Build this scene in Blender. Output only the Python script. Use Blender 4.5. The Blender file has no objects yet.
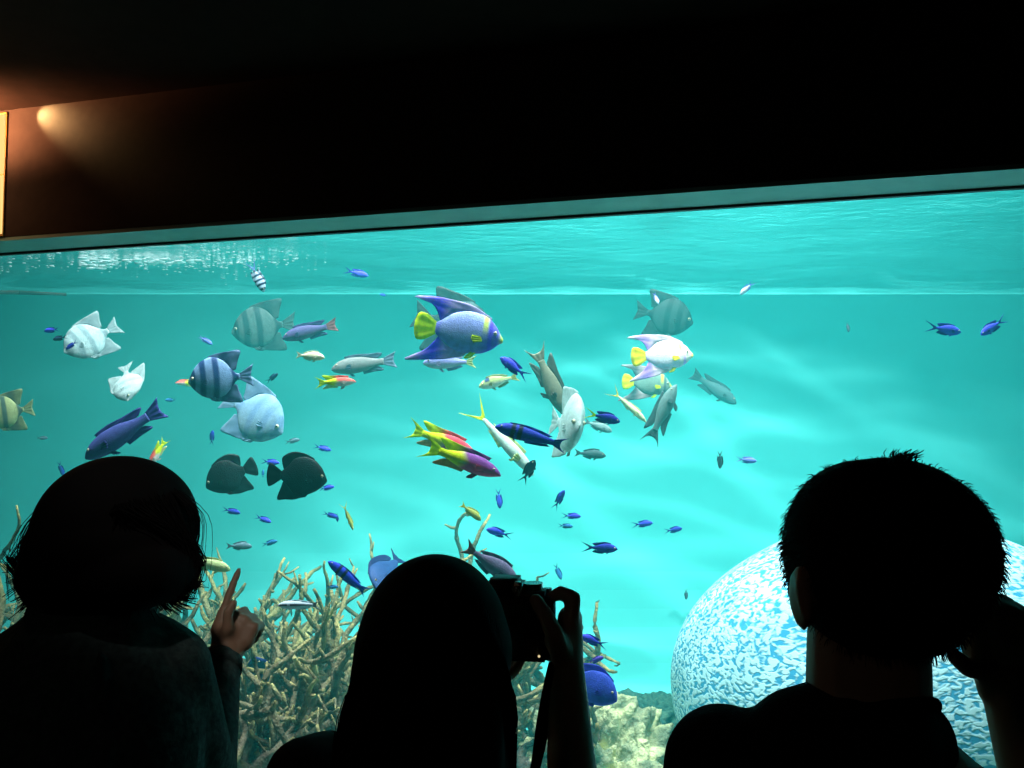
import bpy, bmesh, math, random
import numpy as np
from mathutils import Vector, Matrix, Quaternion
from mathutils.geometry import tessellate_polygon
R = math.radians
C = bpy.context.scene.collection
random.seed(7)

# ------------------------------------------------------------------ camera
F = 880.0; CAMZ = 1.7; AL = math.atan(46 / F)
cam_d = bpy.data.cameras.new('camera'); cam = bpy.data.objects.new('camera', cam_d); C.objects.link(cam)
cam.location = (0, 0, CAMZ); cam.rotation_euler = (math.pi / 2 + AL, 0, 0)
cam_d.sensor_width = 36; cam_d.lens = F / 1024 * 36; cam_d.clip_start = .02; cam_d.clip_end = 60
bpy.context.scene.camera = cam
FW = Vector((0, math.cos(AL), math.sin(AL))); UPV = Vector((0, -math.sin(AL), math.cos(AL)))

def P(px, py, Y):                       # the point of the place seen at that spot of the photograph, Y metres ahead
    d = Vector((1, 0, 0)) * ((px - 512) / F) + UPV * ((384 - py) / F) + FW
    return Vector((0, 0, CAMZ)) + d * (Y / d.y)

# tank geometry: glass plane GA*Y + GB*X = 1
GA, GB = .3997, .1107
GN = math.hypot(GA, GB); GD = 1 / GN
U = Vector((GA / GN, -GB / GN, 0)); V = Vector((GB / GN, GA / GN, 0))
def W(u, v, z): return U * u + V * v + Vector((0, 0, z))
BACKY = 5.78; SURF = 2.60; WTOP = 2.314; CEIL = 2.725; WSILL = .45
def glassY(px): return 1 / (GA + GB * (px - 512) / F)
def depth(px, f): g = glassY(px) + .14; return g + f * (5.45 - g)

# ------------------------------------------------------------------ materials
def mat(name, col=(.5, .5, .5), rough=.6, spec=.3, noise=None, bump=0, bscale=40, **kw):
    m = bpy.data.materials.new(name); m.use_nodes = True
    nt = m.node_tree; b = nt.nodes['Principled BSDF']
    b.inputs['Base Color'].default_value = (*col, 1); b.inputs['Roughness'].default_value = rough
    b.inputs['Specular IOR Level'].default_value = spec
    for k, v in kw.items(): b.inputs[k.replace('_', ' ')].default_value = v
    if noise:
        col2, sc = noise
        tc = nt.nodes.new('ShaderNodeTexCoord'); n = nt.nodes.new('ShaderNodeTexNoise'); n.inputs['Scale'].default_value = sc; n.inputs['Detail'].default_value = 5
        nt.links.new(tc.outputs['Object'], n.inputs['Vector'])
        r = nt.nodes.new('ShaderNodeValToRGB'); r.color_ramp.elements[0].position = .38; r.color_ramp.elements[1].position = .62
        r.color_ramp.elements[0].color = (*col, 1); r.color_ramp.elements[1].color = (*col2, 1)
        nt.links.new(n.outputs['Fac'], r.inputs['Fac']); nt.links.new(r.outputs['Color'], b.inputs['Base Color'])
    if bump:
        tc = nt.nodes.new('ShaderNodeTexCoord'); n = nt.nodes.new('ShaderNodeTexNoise'); n.inputs['Scale'].default_value = bscale; n.inputs['Detail'].default_value = 6
        nt.links.new(tc.outputs['Object'], n.inputs['Vector'])
        bp = nt.nodes.new('ShaderNodeBump'); bp.inputs['Strength'].default_value = bump; bp.inputs['Distance'].default_value = .01 if bscale > 50 else .05
        nt.links.new(n.outputs['Fac'], bp.inputs['Height']); nt.links.new(bp.outputs['Normal'], b.inputs['Normal'])
    return m

def attr_mat(name, rough, spec, mott=.15, sc=60, trans=0.0, bump=0, bsc=200):
    m = mat(name, rough=rough, spec=spec); nt = m.node_tree; b = nt.nodes['Principled BSDF']
    a = nt.nodes.new('ShaderNodeAttribute'); a.attribute_name = 'Col'
    tc = nt.nodes.new('ShaderNodeTexCoord'); n = nt.nodes.new('ShaderNodeTexNoise'); n.inputs['Scale'].default_value = sc; n.inputs['Detail'].default_value = 4
    nt.links.new(tc.outputs['Object'], n.inputs['Vector'])
    mr = nt.nodes.new('ShaderNodeMapRange'); mr.inputs['From Min'].default_value = .3; mr.inputs['From Max'].default_value = .7
    mr.inputs['To Min'].default_value = 1 - mott; mr.inputs['To Max'].default_value = 1 + mott
    nt.links.new(n.outputs['Fac'], mr.inputs['Value'])
    mx = nt.nodes.new('ShaderNodeVectorMath'); mx.operation = 'SCALE'
    nt.links.new(a.outputs['Color'], mx.inputs[0]); nt.links.new(mr.outputs['Result'], mx.inputs['Scale'])
    nt.links.new(mx.outputs['Vector'], b.inputs['Base Color'])
    if bump:
        n2 = nt.nodes.new('ShaderNodeTexVoronoi'); n2.inputs['Scale'].default_value = bsc
        nt.links.new(tc.outputs['Object'], n2.inputs['Vector'])
        bp = nt.nodes.new('ShaderNodeBump'); bp.inputs['Strength'].default_value = bump; bp.inputs['Distance'].default_value = .004
        nt.links.new(n2.outputs['Distance'], bp.inputs['Height']); nt.links.new(bp.outputs['Normal'], b.inputs['Normal'])
    if trans:
        t = nt.nodes.new('ShaderNodeBsdfTranslucent'); mix = nt.nodes.new('ShaderNodeMixShader'); mix.inputs[0].default_value = trans
        nt.links.new(mx.outputs['Vector'], t.inputs['Color']); out = nt.nodes['Material Output']
        nt.links.new(b.outputs[0], mix.inputs[1]); nt.links.new(t.outputs[0], mix.inputs[2]); nt.links.new(mix.outputs[0], out.inputs['Surface'])
    return m

M = dict(
    wall_dark=mat('dark_wall_paint', (.024, .021, .02), .85, .1, noise=((.028, .025, .023), 30)),
    ceil_dark=mat('dark_ceiling_paint', (.011, .009, .008), .95, .03, noise=((.014, .011, .010), 20)),
    floor_dark=mat('dark_floor_carpet', (.015, .015, .018), .95, .1, noise=((.022, .022, .026), 90)),
    reveal=mat('reveal_paint', (.15, .34, .31), .55, .3, noise=((.18, .38, .35), 9)),
    gasket=mat('black_gasket', (.01, .012, .012), .5, .3),
    fish=attr_mat('fish_skin', .5, .12, .14, 70, bump=.25, bsc=260),
    fin=attr_mat('fish_fin', .5, .2, .12, 90, trans=.35),
    eye=mat('fish_eye', (.01, .01, .012), .12, .6), iris=mat('fish_iris', (.65, .6, .4), .2, .6),
    coral=attr_mat('staghorn_skin', .85, .05, .85, 12, bump=1.0, bsc=90),
    skin=mat('skin', (.30, .16, .105), .5, .35, noise=((.33, .18, .12), 14)),
    hair=mat('black_hair', (.005, .004, .004), .85, .04),
    shirt_black=mat('black_cloth', (.008, .008, .01), .95, .05, bump=.3, bscale=300),
    shirt_teal=mat('heather_cloth', (.035, .05, .05), .95, .05, noise=((.055, .078, .075), 110), bump=.5, bscale=60),
    shirt_grey=mat('dark_grey_cloth', (.02, .022, .022), .95, .05, noise=((.028, .03, .03), 60)),
    trousers=mat('dark_denim', (.012, .013, .02), .9, .1), shoe=mat('shoe_leather', (.01, .01, .01), .5, .3),
    eyewhite=mat('eye_white', (.6, .6, .58), .2, .4), lip=mat('lip_skin', (.3, .1, .08), .5, .3),
    cam_body=mat('camera_shell', (.012, .012, .013), .5, .3, bump=.3, bscale=400),
    cam_grip=mat('camera_rubber', (.008, .008, .008), .85, .15, bump=.6, bscale=500),
    chrome=mat('satin_metal', (.3, .32, .32), .25, .5, Metallic=1.0),
    glass_lens=mat('lens_glass', (.02, .03, .04), .05, .8),
    rock=mat('reef_rock_skin', (.22, .27, .17), .9, .1, noise=((.64, .66, .36), 9), bump=1.0, bscale=22),
    rock_blue=mat('encrusted_rock_skin', (.05, .06, .14), .9, .1, noise=((.20, .22, .18), 13), bump=1.0, bscale=20),
    algae=mat('algae_turf', (.02, .06, .06), .95, .05, noise=((.06, .14, .10), 30), bump=1.0, bscale=60),
    pipe=mat('brown_pipe', (.10, .075, .06), .6, .3, noise=((.14, .1, .08), 20)),
)

def emis(name, col, s):
    m = bpy.data.materials.new(name); m.use_nodes = True; nt = m.node_tree; nt.nodes.clear()
    e = nt.nodes.new('ShaderNodeEmission'); o = nt.nodes.new('ShaderNodeOutputMaterial')
    e.inputs['Color'].default_value = (*col, 1); e.inputs['Strength'].default_value = s
    nt.links.new(e.outputs[0], o.inputs['Surface']); return m
M['panel'] = emis('lit_panel', (1.0, .66, .22), 1.15); M['amber'] = mat('amber_casing', (.5, .28, .06), .5, .3)
M['led'] = emis('camera_led', (1.0, .8, .4), .8)

# ------------------------------------------------------------------ object helpers
def tag(o, label=None, cat=None, group=None, kind=None):
    if label: o['label'] = label
    if cat: o['category'] = cat
    if group: o['group'] = group
    if kind: o['kind'] = kind
    return o
def link(name, me, m, parent=None, smooth=True):
    o = bpy.data.objects.new(name, me); C.objects.link(o)
    if m: me.materials.append(m)
    if smooth and len(me.polygons): me.polygons.foreach_set('use_smooth', [True] * len(me.polygons))
    if parent: o.parent = parent
    return o
def from_data(name, vs, fs, m, parent=None, smooth=True, cols=None):
    me = bpy.data.meshes.new(name); me.from_pydata([tuple(v) for v in vs], [], fs); me.update()
    if cols is not None:
        a = me.color_attributes.new('Col', 'FLOAT_COLOR', 'POINT')
        a.data.foreach_set('color', np.array([(*c, 1) for c in cols], dtype=np.float32).ravel())
    return link(name, me, m, parent, smooth)
def bmobj(name, bm, m, parent=None, smooth=False):
    me = bpy.data.meshes.new(name); bmesh.ops.recalc_face_normals(bm, faces=bm.faces); bm.to_mesh(me); bm.free()
    return link(name, me, m, parent, smooth)
def hexa(bm, pts):                      # 8 corners: bottom 4 ccw, top 4
    v = [bm.verts.new(p) for p in pts]
    for f in ((0, 3, 2, 1), (4, 5, 6, 7), (0, 1, 5, 4), (1, 2, 6, 5), (2, 3, 7, 6), (3, 0, 4, 7)): bm.faces.new([v[i] for i in f])
def wbox(bm, u0, u1, v0, v1, z0, z1):
    hexa(bm, [W(u0, v0, z0), W(u1, v0, z0), W(u1, v1, z0), W(u0, v1, z0), W(u0, v0, z1), W(u1, v0, z1), W(u1, v1, z1), W(u0, v1, z1)])
def box(bm, x0, x1, y0, y1, z0, z1, mw=None):
    pts = [Vector(p) for p in ((x0, y0, z0), (x1, y0, z0), (x1, y1, z0), (x0, y1, z0), (x0, y0, z1), (x1, y0, z1), (x1, y1, z1), (x0, y1, z1))]
    hexa(bm, [mw @ p if mw else p for p in pts])
def struct(name, bm, m, smooth=False): return tag(bmobj(name, bm, m, None, smooth), kind='structure')

# ------------------------------------------------------------------ the room
UL, UR = -3.45, 1.65
VF = GD - .17
bm = bmesh.new()
wbox(bm, -8.2, 6.2, VF, GD + .0, WTOP, 5.2)
wbox(bm, -8.2, 6.2, VF, GD + .0, 0, WSILL)
wbox(bm, -8.2, UL, VF, GD, WSILL, WTOP); wbox(bm, UR, 6.2, VF, GD, WSILL, WTOP)
struct('wall_front', bm, M['wall_dark'])
bm = bmesh.new()
for a in ((UL, UR, VF + .002, GD - .014, WTOP - .012, WTOP), (UL, UR, VF + .002, GD - .014, WSILL, WSILL + .012),
          (UL, UL + .012, VF + .002, GD - .014, WSILL, WTOP), (UR - .012, UR, VF + .002, GD - .014, WSILL, WTOP)): wbox(bm, *a)
struct('trim_1', bm, M['reveal'])
bm = bmesh.new()
for a in ((UL, UR, GD - .014, GD + .002, WTOP - .019, WTOP), (UL, UR, GD - .014, GD + .002, WSILL, WSILL + .019),
          (UL, UL + .019, GD - .014, GD + .002, WSILL, WTOP), (UR - .019, UR, GD - .014, GD + .002, WSILL, WTOP)): wbox(bm, *a)
struct('trim_2', bm, M['gasket'])
gm = bpy.data.materials.new('clear_acrylic'); gm.use_nodes = True; gm.node_tree.nodes.clear()
t = gm.node_tree.nodes.new('ShaderNodeBsdfTransparent'); o_ = gm.node_tree.nodes.new('ShaderNodeOutputMaterial')
t.inputs[0].default_value = (.985, .995, .995, 1); gm.node_tree.links.new(t.outputs[0], o_.inputs[0])
bm = bmesh.new(); wbox(bm, UL, UR, GD + .003, GD + .04, WSILL, WTOP + .02); struct('window_1', bm, gm)
RL, RR, RB = -3.2, 2.7, -3.0
bm = bmesh.new(); box(bm, -7, 6.5, RB - .2, 7, -.1, 0); struct('floor', bm, M['floor_dark'])
def fy(x): return (GD - VF * 0 - GB / GN * x) * GN / GA   # Y of glass plane at x
def prism(bm, poly, z0, z1):
    a = [bm.verts.new((x, y, z0)) for x, y in poly]; b = [bm.verts.new((x, y, z1)) for x, y in poly]
    n = len(poly); bm.faces.new(a[::-1]); bm.faces.new(b)
    for i in range(n): bm.faces.new((a[i], a[(i + 1) % n], b[(i + 1) % n], b[i]))
def wy(x, v): return (v - V.x * x) / V.y       # Y at x on the plane of distance v
bm = bmesh.new(); prism(bm, [(RL - .2, RB - .2), (RR + .2, RB - .2), (RR + .2, wy(RR + .2, VF)), (RL - .2, wy(RL - .2, VF))], CEIL, CEIL + .15)
struct('ceiling', bm, M['ceil_dark'])
bm = bmesh.new(); prism(bm, [(RL - .2, RB), (RL, RB), (RL, wy(RL, VF)), (RL - .2, wy(RL - .2, VF))], 0, CEIL); struct('wall_left', bm, M['wall_dark'])
bm = bmesh.new(); prism(bm, [(RR, RB), (RR + .2, RB), (RR + .2, wy(RR + .2, VF)), (RR, wy(RR, VF))], 0, CEIL); struct('wall_right', bm, M['wall_dark'])
bm = bmesh.new(); box(bm, RL - .2, RR + .2, RB - .2, RB, 0, CEIL); struct('wall_rear', bm, M['wall_dark'])

# lit information panel on the front wall, only its edge in view
pe = bpy.data.objects.new('lit_information_panel', None); C.objects.link(pe); pe.location = W(-2.5, VF - .05, 2.4)
tag(pe, 'glowing pale yellow information panel fixed to the black wall, cut by the picture edge', 'sign')
def pbox(name, a, m):
    bm = bmesh.new(); wbox(bm, *a); o = bmobj(name, bm, m); o.data.transform(Matrix.Translation(-pe.location)); o.parent = pe; return o
def u_at(px, py, v):                    # position along the wall plane at distance v seen at that pixel
    d = P(px, py, 1) - Vector((0, 0, CAMZ)); q = d * (v / d.dot(V)); return q.dot(U)
uR = u_at(3.2, 173, VF - .009)
def zat(py): return P(5, py, W(uR, VF - .018, 0).y).z
za, zb, zc = zat(233), zat(173.5), zat(113)
pbox('casing', (uR - .9, uR + .003, VF - .006, VF - .001, za - .006, zc + .006), M['amber'])
pbox('light_panel', (uR - .895, uR, VF - .009, VF - .006, za, zb - .003), M['panel'])
pbox('light_panel', (uR - .895, uR, VF - .009, VF - .006, zb + .003, zc), M['panel'])
# small ceiling spot beside the panel
cy = W(-2.62, VF - .10, CEIL)
sp = bpy.data.objects.new('ceiling_spotlight', None); C.objects.link(sp); sp.location = cy
tag(sp, 'small ceiling spotlight above the glowing panel, washing the wall orange', 'lamp')
def ring(bm, c, ax, r0, r1, h, n=24):
    ax = Vector(ax).normalized(); q = ax.to_track_quat('Z', 'Y'); lo, hi = [], []
    for i in range(n):
        a = 2 * math.pi * i / n; d = q @ Vector((math.cos(a), math.sin(a), 0))
        lo.append(bm.verts.new(Vector(c) + d * r0)); hi.append(bm.verts.new(Vector(c) + ax * h + d * r1))
    bm.faces.new(lo[::-1]); bm.faces.new(hi)
    for i in range(n): bm.faces.new((lo[i], lo[(i + 1) % n], hi[(i + 1) % n], hi[i]))
bm = bmesh.new(); ring(bm, (0, 0, -.012), (0, 0, 1), .035, .035, .012); bmobj('ceiling_plate', bm, M['gasket'], sp)
bm = bmesh.new(); ring(bm, (0, 0, -.06), (0, 0, 1), .03, .02, .048); bmobj('lamp_housing', bm, M['gasket'], sp)

def light(kind, name, loc, target, energy, col, **kw):
    d = bpy.data.lights.new(name, kind); o = bpy.data.objects.new(name, d); C.objects.link(o)
    o.location = loc; d.energy = energy; d.color = col
    for k, v in kw.items(): setattr(d, k, v)
    if target is not None: o.rotation_euler = (Vector(target) - Vector(loc)).to_track_quat('-Z', 'Y').to_euler()
    return o
uh = u_at(40, 106, VF)
light('SPOT', 'warm_spot', W(uh - .030, VF - .042, CEIL - .012), W(uh + .035, VF, CEIL - .040), 15, (1, .58, .22), spot_size=R(68), spot_blend=1, shadow_soft_size=.004)
light('SPOT', 'warm_uplight', W(uh - .26, VF - .22, CEIL - .16), W(uh - .22, VF - .10, CEIL), 120, (1, .33, .13), spot_size=R(140), spot_blend=1, shadow_soft_size=.04)
light('POINT', 'warm_glow', W(uh - .20, VF - .16, 2.46), None, 1.6, (1, .42, .18), shadow_soft_size=.05)
light('AREA', 'skin_fill_light', (-.9, -.6, 2.65), (-.7, 1.6, 1.2), .5, (1, .9, .75), size=.5)  # added unseen fill, lifts the skin of the people a little
light('SPOT', 'hand_fill_spot', (-.35, .35, 2.66), P(240, 640, 1.37), 22, (.95, 1, .92), spot_size=R(21), spot_blend=.9, shadow_soft_size=.03)  # added unseen spot to brighten the pointing hand and shoulder

# ------------------------------------------------------------------ the tank
TX0, TX1 = -6.0, 5.5
wallm = mat('painted_tank_wall', (.11, .60, .58), .8, .1, noise=((.12, .64, .62), 1.3))
bm = bmesh.new()
prof = [(GD * 0 + 3.2, 0.0)]
prof = []
Rc = .9
for i in range(13):
    a = i / 12 * math.pi / 2; prof.append((BACKY - Rc + Rc * math.sin(a), Rc - Rc * math.cos(a)))
prof.append((BACKY, SURF + .004))
out = [(BACKY + .15, SURF + .004), (BACKY + .15, -.05), (BACKY - Rc, -.05)]
pl = prof + out
a = [bm.verts.new((TX0, y, z)) for y, z in pl]; b = [bm.verts.new((TX1, y, z)) for y, z in pl]
n = len(pl); bm.faces.new(a); bm.faces.new(b[::-1])
for i in range(n): bm.faces.new((a[i], b[i], b[(i + 1) % n], a[(i + 1) % n]))
struct('wall_back', bm, wallm)
bm = bmesh.new(); box(bm, TX0, TX1, BACKY - .0, BACKY + .15, SURF + .006, 5.2); struct('wall_upper', bm, M['wall_dark'])
bm = bmesh.new(); prism(bm, [(TX0 - .1, wy(TX0 - .1, GD)), (TX0, wy(TX0, GD)), (TX0, BACKY + .1), (TX0 - .1, BACKY + .1)], 0, 5.2); struct('wall_tank_left', bm, wallm)
bm = bmesh.new(); prism(bm, [(TX1, wy(TX1, GD)), (TX1 + .1, wy(TX1 + .1, GD)), (TX1 + .1, BACKY + .1), (TX1, BACKY + .1)], 0, 5.2); struct('wall_tank_right', bm, wallm)
sandm = mat('tank_floor_sand', (.42, .62, .52), .9, .1, noise=((.5, .7, .6), 12), bump=.6, bscale=14)
bm = bmesh.new(); prism(bm, [(TX0, wy(TX0, GD)), (TX1, wy(TX1, GD)), (TX1, BACKY - Rc), (TX0, BACKY - Rc)], 0.0, .012); struct('floor_tank', bm, sandm)

# water body
vm = bpy.data.materials.new('tank_water_body'); vm.use_nodes = True; nt = vm.node_tree; nt.nodes.clear()
sc_ = nt.nodes.new('ShaderNodeVolumeScatter'); ab = nt.nodes.new('ShaderNodeVolumeAbsorption'); ad = nt.nodes.new('ShaderNodeAddShader'); o_ = nt.nodes.new('ShaderNodeOutputMaterial')
sc_.inputs['Color'].default_value = (.06, .74, .74, 1); sc_.inputs['Density'].default_value = .12; sc_.inputs['Anisotropy'].default_value = .1
ab.inputs['Color'].default_value = (.25, .93, .92, 1); ab.inputs['Density'].default_value = .10
nt.links.new(sc_.outputs[0], ad.inputs[0]); nt.links.new(ab.outputs[0], ad.inputs[1]); nt.links.new(ad.outputs[0], o_.inputs['Volume'])
bm = bmesh.new()
prism(bm, [(TX0 + .01, wy(TX0, GD + .045)), (TX1 - .01, wy(TX1, GD + .045)), (TX1 - .01, BACKY - .003), (TX0 + .01, BACKY - .003)], .013, SURF)
struct('water', bm, vm)
# water surface with ripples, mirror-like from below at a flat angle, clear from above
sm = bpy.data.materials.new('water_surface_skin'); sm.use_nodes = True; nt = sm.node_tree; nt.nodes.clear()
geo = nt.nodes.new('ShaderNodeNewGeometry'); dot = nt.nodes.new('ShaderNodeVectorMath'); dot.operation = 'DOT_PRODUCT'
ab_ = nt.nodes.new('ShaderNodeMath'); ab_.operation = 'ABSOLUTE'; mr = nt.nodes.new('ShaderNodeMapRange')
mr.inputs['From Min'].default_value = .60; mr.inputs['From Max'].default_value = .76; mr.inputs['To Min'].default_value = 1; mr.inputs['To Max'].default_value = .03
gl = nt.nodes.new('ShaderNodeBsdfGlossy'); gl.inputs['Roughness'].default_value = .04; gl.inputs['Color'].default_value = (.82, .9, .9, 1)
tr = nt.nodes.new('ShaderNodeBsdfTransparent'); mx = nt.nodes.new('ShaderNodeMixShader'); o_ = nt.nodes.new('ShaderNodeOutputMaterial')
nt.links.new(geo.outputs['Normal'], dot.inputs[0]); nt.links.new(geo.outputs['Incoming'], dot.inputs[1]); nt.links.new(dot.outputs['Value'], ab_.inputs[0])
nt.links.new(ab_.outputs[0], mr.inputs['Value']); nt.links.new(mr.outputs[0], mx.inputs[0]); nt.links.new(tr.outputs[0], mx.inputs[1]); nt.links.new(gl.outputs[0], mx.inputs[2]); nt.links.new(mx.outputs[0], o_.inputs[0])
tc = nt.nodes.new('ShaderNodeTexCoord'); mp = nt.nodes.new('ShaderNodeMapping'); mp.inputs['Scale'].default_value = (1.0, 1.8, 1); mp.inputs['Rotation'].default_value = (0, 0, R(8))
n1 = nt.nodes.new('ShaderNodeTexNoise'); n1.inputs['Scale'].default_value = 8; n1.inputs['Detail'].default_value = 5; n1.inputs['Roughness'].default_value = .6
bp = nt.nodes.new('ShaderNodeBump'); bp.inputs['Strength'].default_value = 1; bp.inputs['Distance'].default_value = .02
nt.links.new(tc.outputs['Object'], mp.inputs['Vector']); nt.links.new(mp.outputs[0], n1.inputs['Vector']); nt.links.new(n1.outputs['Fac'], bp.inputs['Height']); nt.links.new(bp.outputs[0], gl.inputs['Normal'])
nx, ny = 110, 60; vs, fs = [], []
for j in range(ny + 1):
    for i in range(nx + 1):
        x = TX0 + .02 + (TX1 - TX0 - .04) * i / nx; y0 = wy(x, GD + .03); y = y0 + (BACKY - .005 - y0) * j / ny
        am = min(1, (BACKY - y) / .8); vs.append((x, y, SURF + am * (.004 * math.sin(x * 9 + math.sin(y * 5)) + .004 * math.sin(y * 13 + 2 * math.sin(x * 4)) + .006) + .001))
for j in range(ny):
    for i in range(nx):
        k = j * (nx + 1) + i; fs.append((k, k + 1, k + nx + 2, k + nx + 1))
tag(from_data('water_surface', vs, fs, sm), kind='structure')

# lights over the tank
LC = (.80, 1.0, .97)
def gobo(o, scale=3.0, gain=3.0):       # light rippled by the waves it passed through
    d = o.data; d.use_nodes = True; nt = d.node_tree; em = nt.nodes['Emission']
    tc = nt.nodes.new('ShaderNodeTexCoord'); acc = None
    for rot, sc_w, dist in ((14, scale, 5.0), (-16, scale * .75, 6.0), (50, scale * .5, 6.0)):
        mp = nt.nodes.new('ShaderNodeMapping'); mp.inputs['Rotation'].default_value = (0, 0, R(rot + 90)); mp.inputs['Location'].default_value = (rot * .013, 0, 0); mp.inputs['Scale'].default_value = (.6, 1.25, 1)
        wv = nt.nodes.new('ShaderNodeTexWave'); wv.inputs['Scale'].default_value = sc_w; wv.inputs['Distortion'].default_value = dist; wv.inputs['Detail'].default_value = 1.5; wv.inputs['Detail Scale'].default_value = 1.1
        pw = nt.nodes.new('ShaderNodeMath'); pw.operation = 'POWER'; pw.inputs[1].default_value = 9
        nt.links.new(tc.outputs['Normal'], mp.inputs['Vector']); nt.links.new(mp.outputs[0], wv.inputs['Vector']); nt.links.new(wv.outputs['Fac'], pw.inputs[0])
        if acc is None: acc = pw
        else:
            ad_ = nt.nodes.new('ShaderNodeMath'); ad_.operation = 'ADD'; nt.links.new(acc.outputs[0], ad_.inputs[0]); nt.links.new(pw.outputs[0], ad_.inputs[1]); acc = ad_
    ma_ = nt.nodes.new('ShaderNodeMath'); ma_.operation = 'MULTIPLY_ADD'; ma_.inputs[1].default_value = gain / 3; ma_.inputs[2].default_value = .72
    nt.links.new(acc.outputs[0], ma_.inputs[0]); nt.links.new(ma_.outputs[0], em.inputs['Strength'])
light('AREA', 'tank_lamp_wide', (1.0, 2.9, 4.4), (.9, 4.6, 0), 235, LC, shape='RECTANGLE', size=2.6, size_y=.7)
light('AREA', 'tank_lamp_left', (-1.8, 3.5, 4.4), (-1.5, 4.8, 0), 75, LC, shape='RECTANGLE', size=1.8, size_y=.7)
light('AREA', 'tank_lamp_front', (-.9, 2.98, 4.2), (-1.0, 3.7, .8), 42, (.9, 1, 1), shape='RECTANGLE', size=1.6, size_y=.3, spread=R(75))
g = light('SPOT', 'tank_spot_ripple', (.9, 2.9, 4.7), (1.1, 5.6, .9), 520, LC, spot_size=R(80), spot_blend=.7, shadow_soft_size=.03); gobo(g, 4.2, 5.0)
light('SPOT', 'tank_spot_coral', (1.6, 3.1, 4.8), (1.5, 3.7, 1.0), 240, (.9, 1, 1), spot_size=R(40), spot_blend=.6, shadow_soft_size=.1)

# ------------------------------------------------------------------ fish
def interp(tab, t):
    ts = [r[0] for r in tab]
    out = []
    n = len(ts)
    i = max(0, min(n - 2, int(np.searchsorted(ts, t, side='right')) - 1))
    h = (t - ts[i]) / (ts[i + 1] - ts[i])
    for k in range(1, len(tab[0])):
        y = [r[k] for r in tab]
        def m(j):
            if j <= 0: return (y[1] - y[0]) / (ts[1] - ts[0])
            if j >= n - 1: return (y[-1] - y[-2]) / (ts[-1] - ts[-2])
            a_, b_ = (y[j] - y[j - 1]) / (ts[j] - ts[j - 1]), (y[j + 1] - y[j]) / (ts[j + 1] - ts[j])
            return 0 if a_ * b_ <= 0 else 2 * a_ * b_ / (a_ + b_)
        d = ts[i + 1] - ts[i]; m0, m1 = m(i) * d, m(i + 1) * d
        out.append((2 * h**3 - 3 * h**2 + 1) * y[i] + (h**3 - 2 * h**2 + h) * m0 + (-2 * h**3 + 3 * h**2) * y[i + 1] + (h**3 - h**2) * m1)
    return out
def spline(pts, s):                     # Catmull-Rom through pts
    n = len(pts) - 1; x = min(s * n, n - 1e-6); i = int(x); f = x - i
    p = [Vector(pts[max(0, min(n, k))]) for k in (i - 1, i, i + 1, i + 2)]
    if n == 1: return p[1].lerp(p[2], f)
    return .5 * ((2 * p[1]) + (p[2] - p[0]) * f + (2 * p[0] - 5 * p[1] + 4 * p[2] - p[3]) * f**2 + (3 * p[1] - p[0] - 3 * p[2] + p[3]) * f**3)

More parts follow.
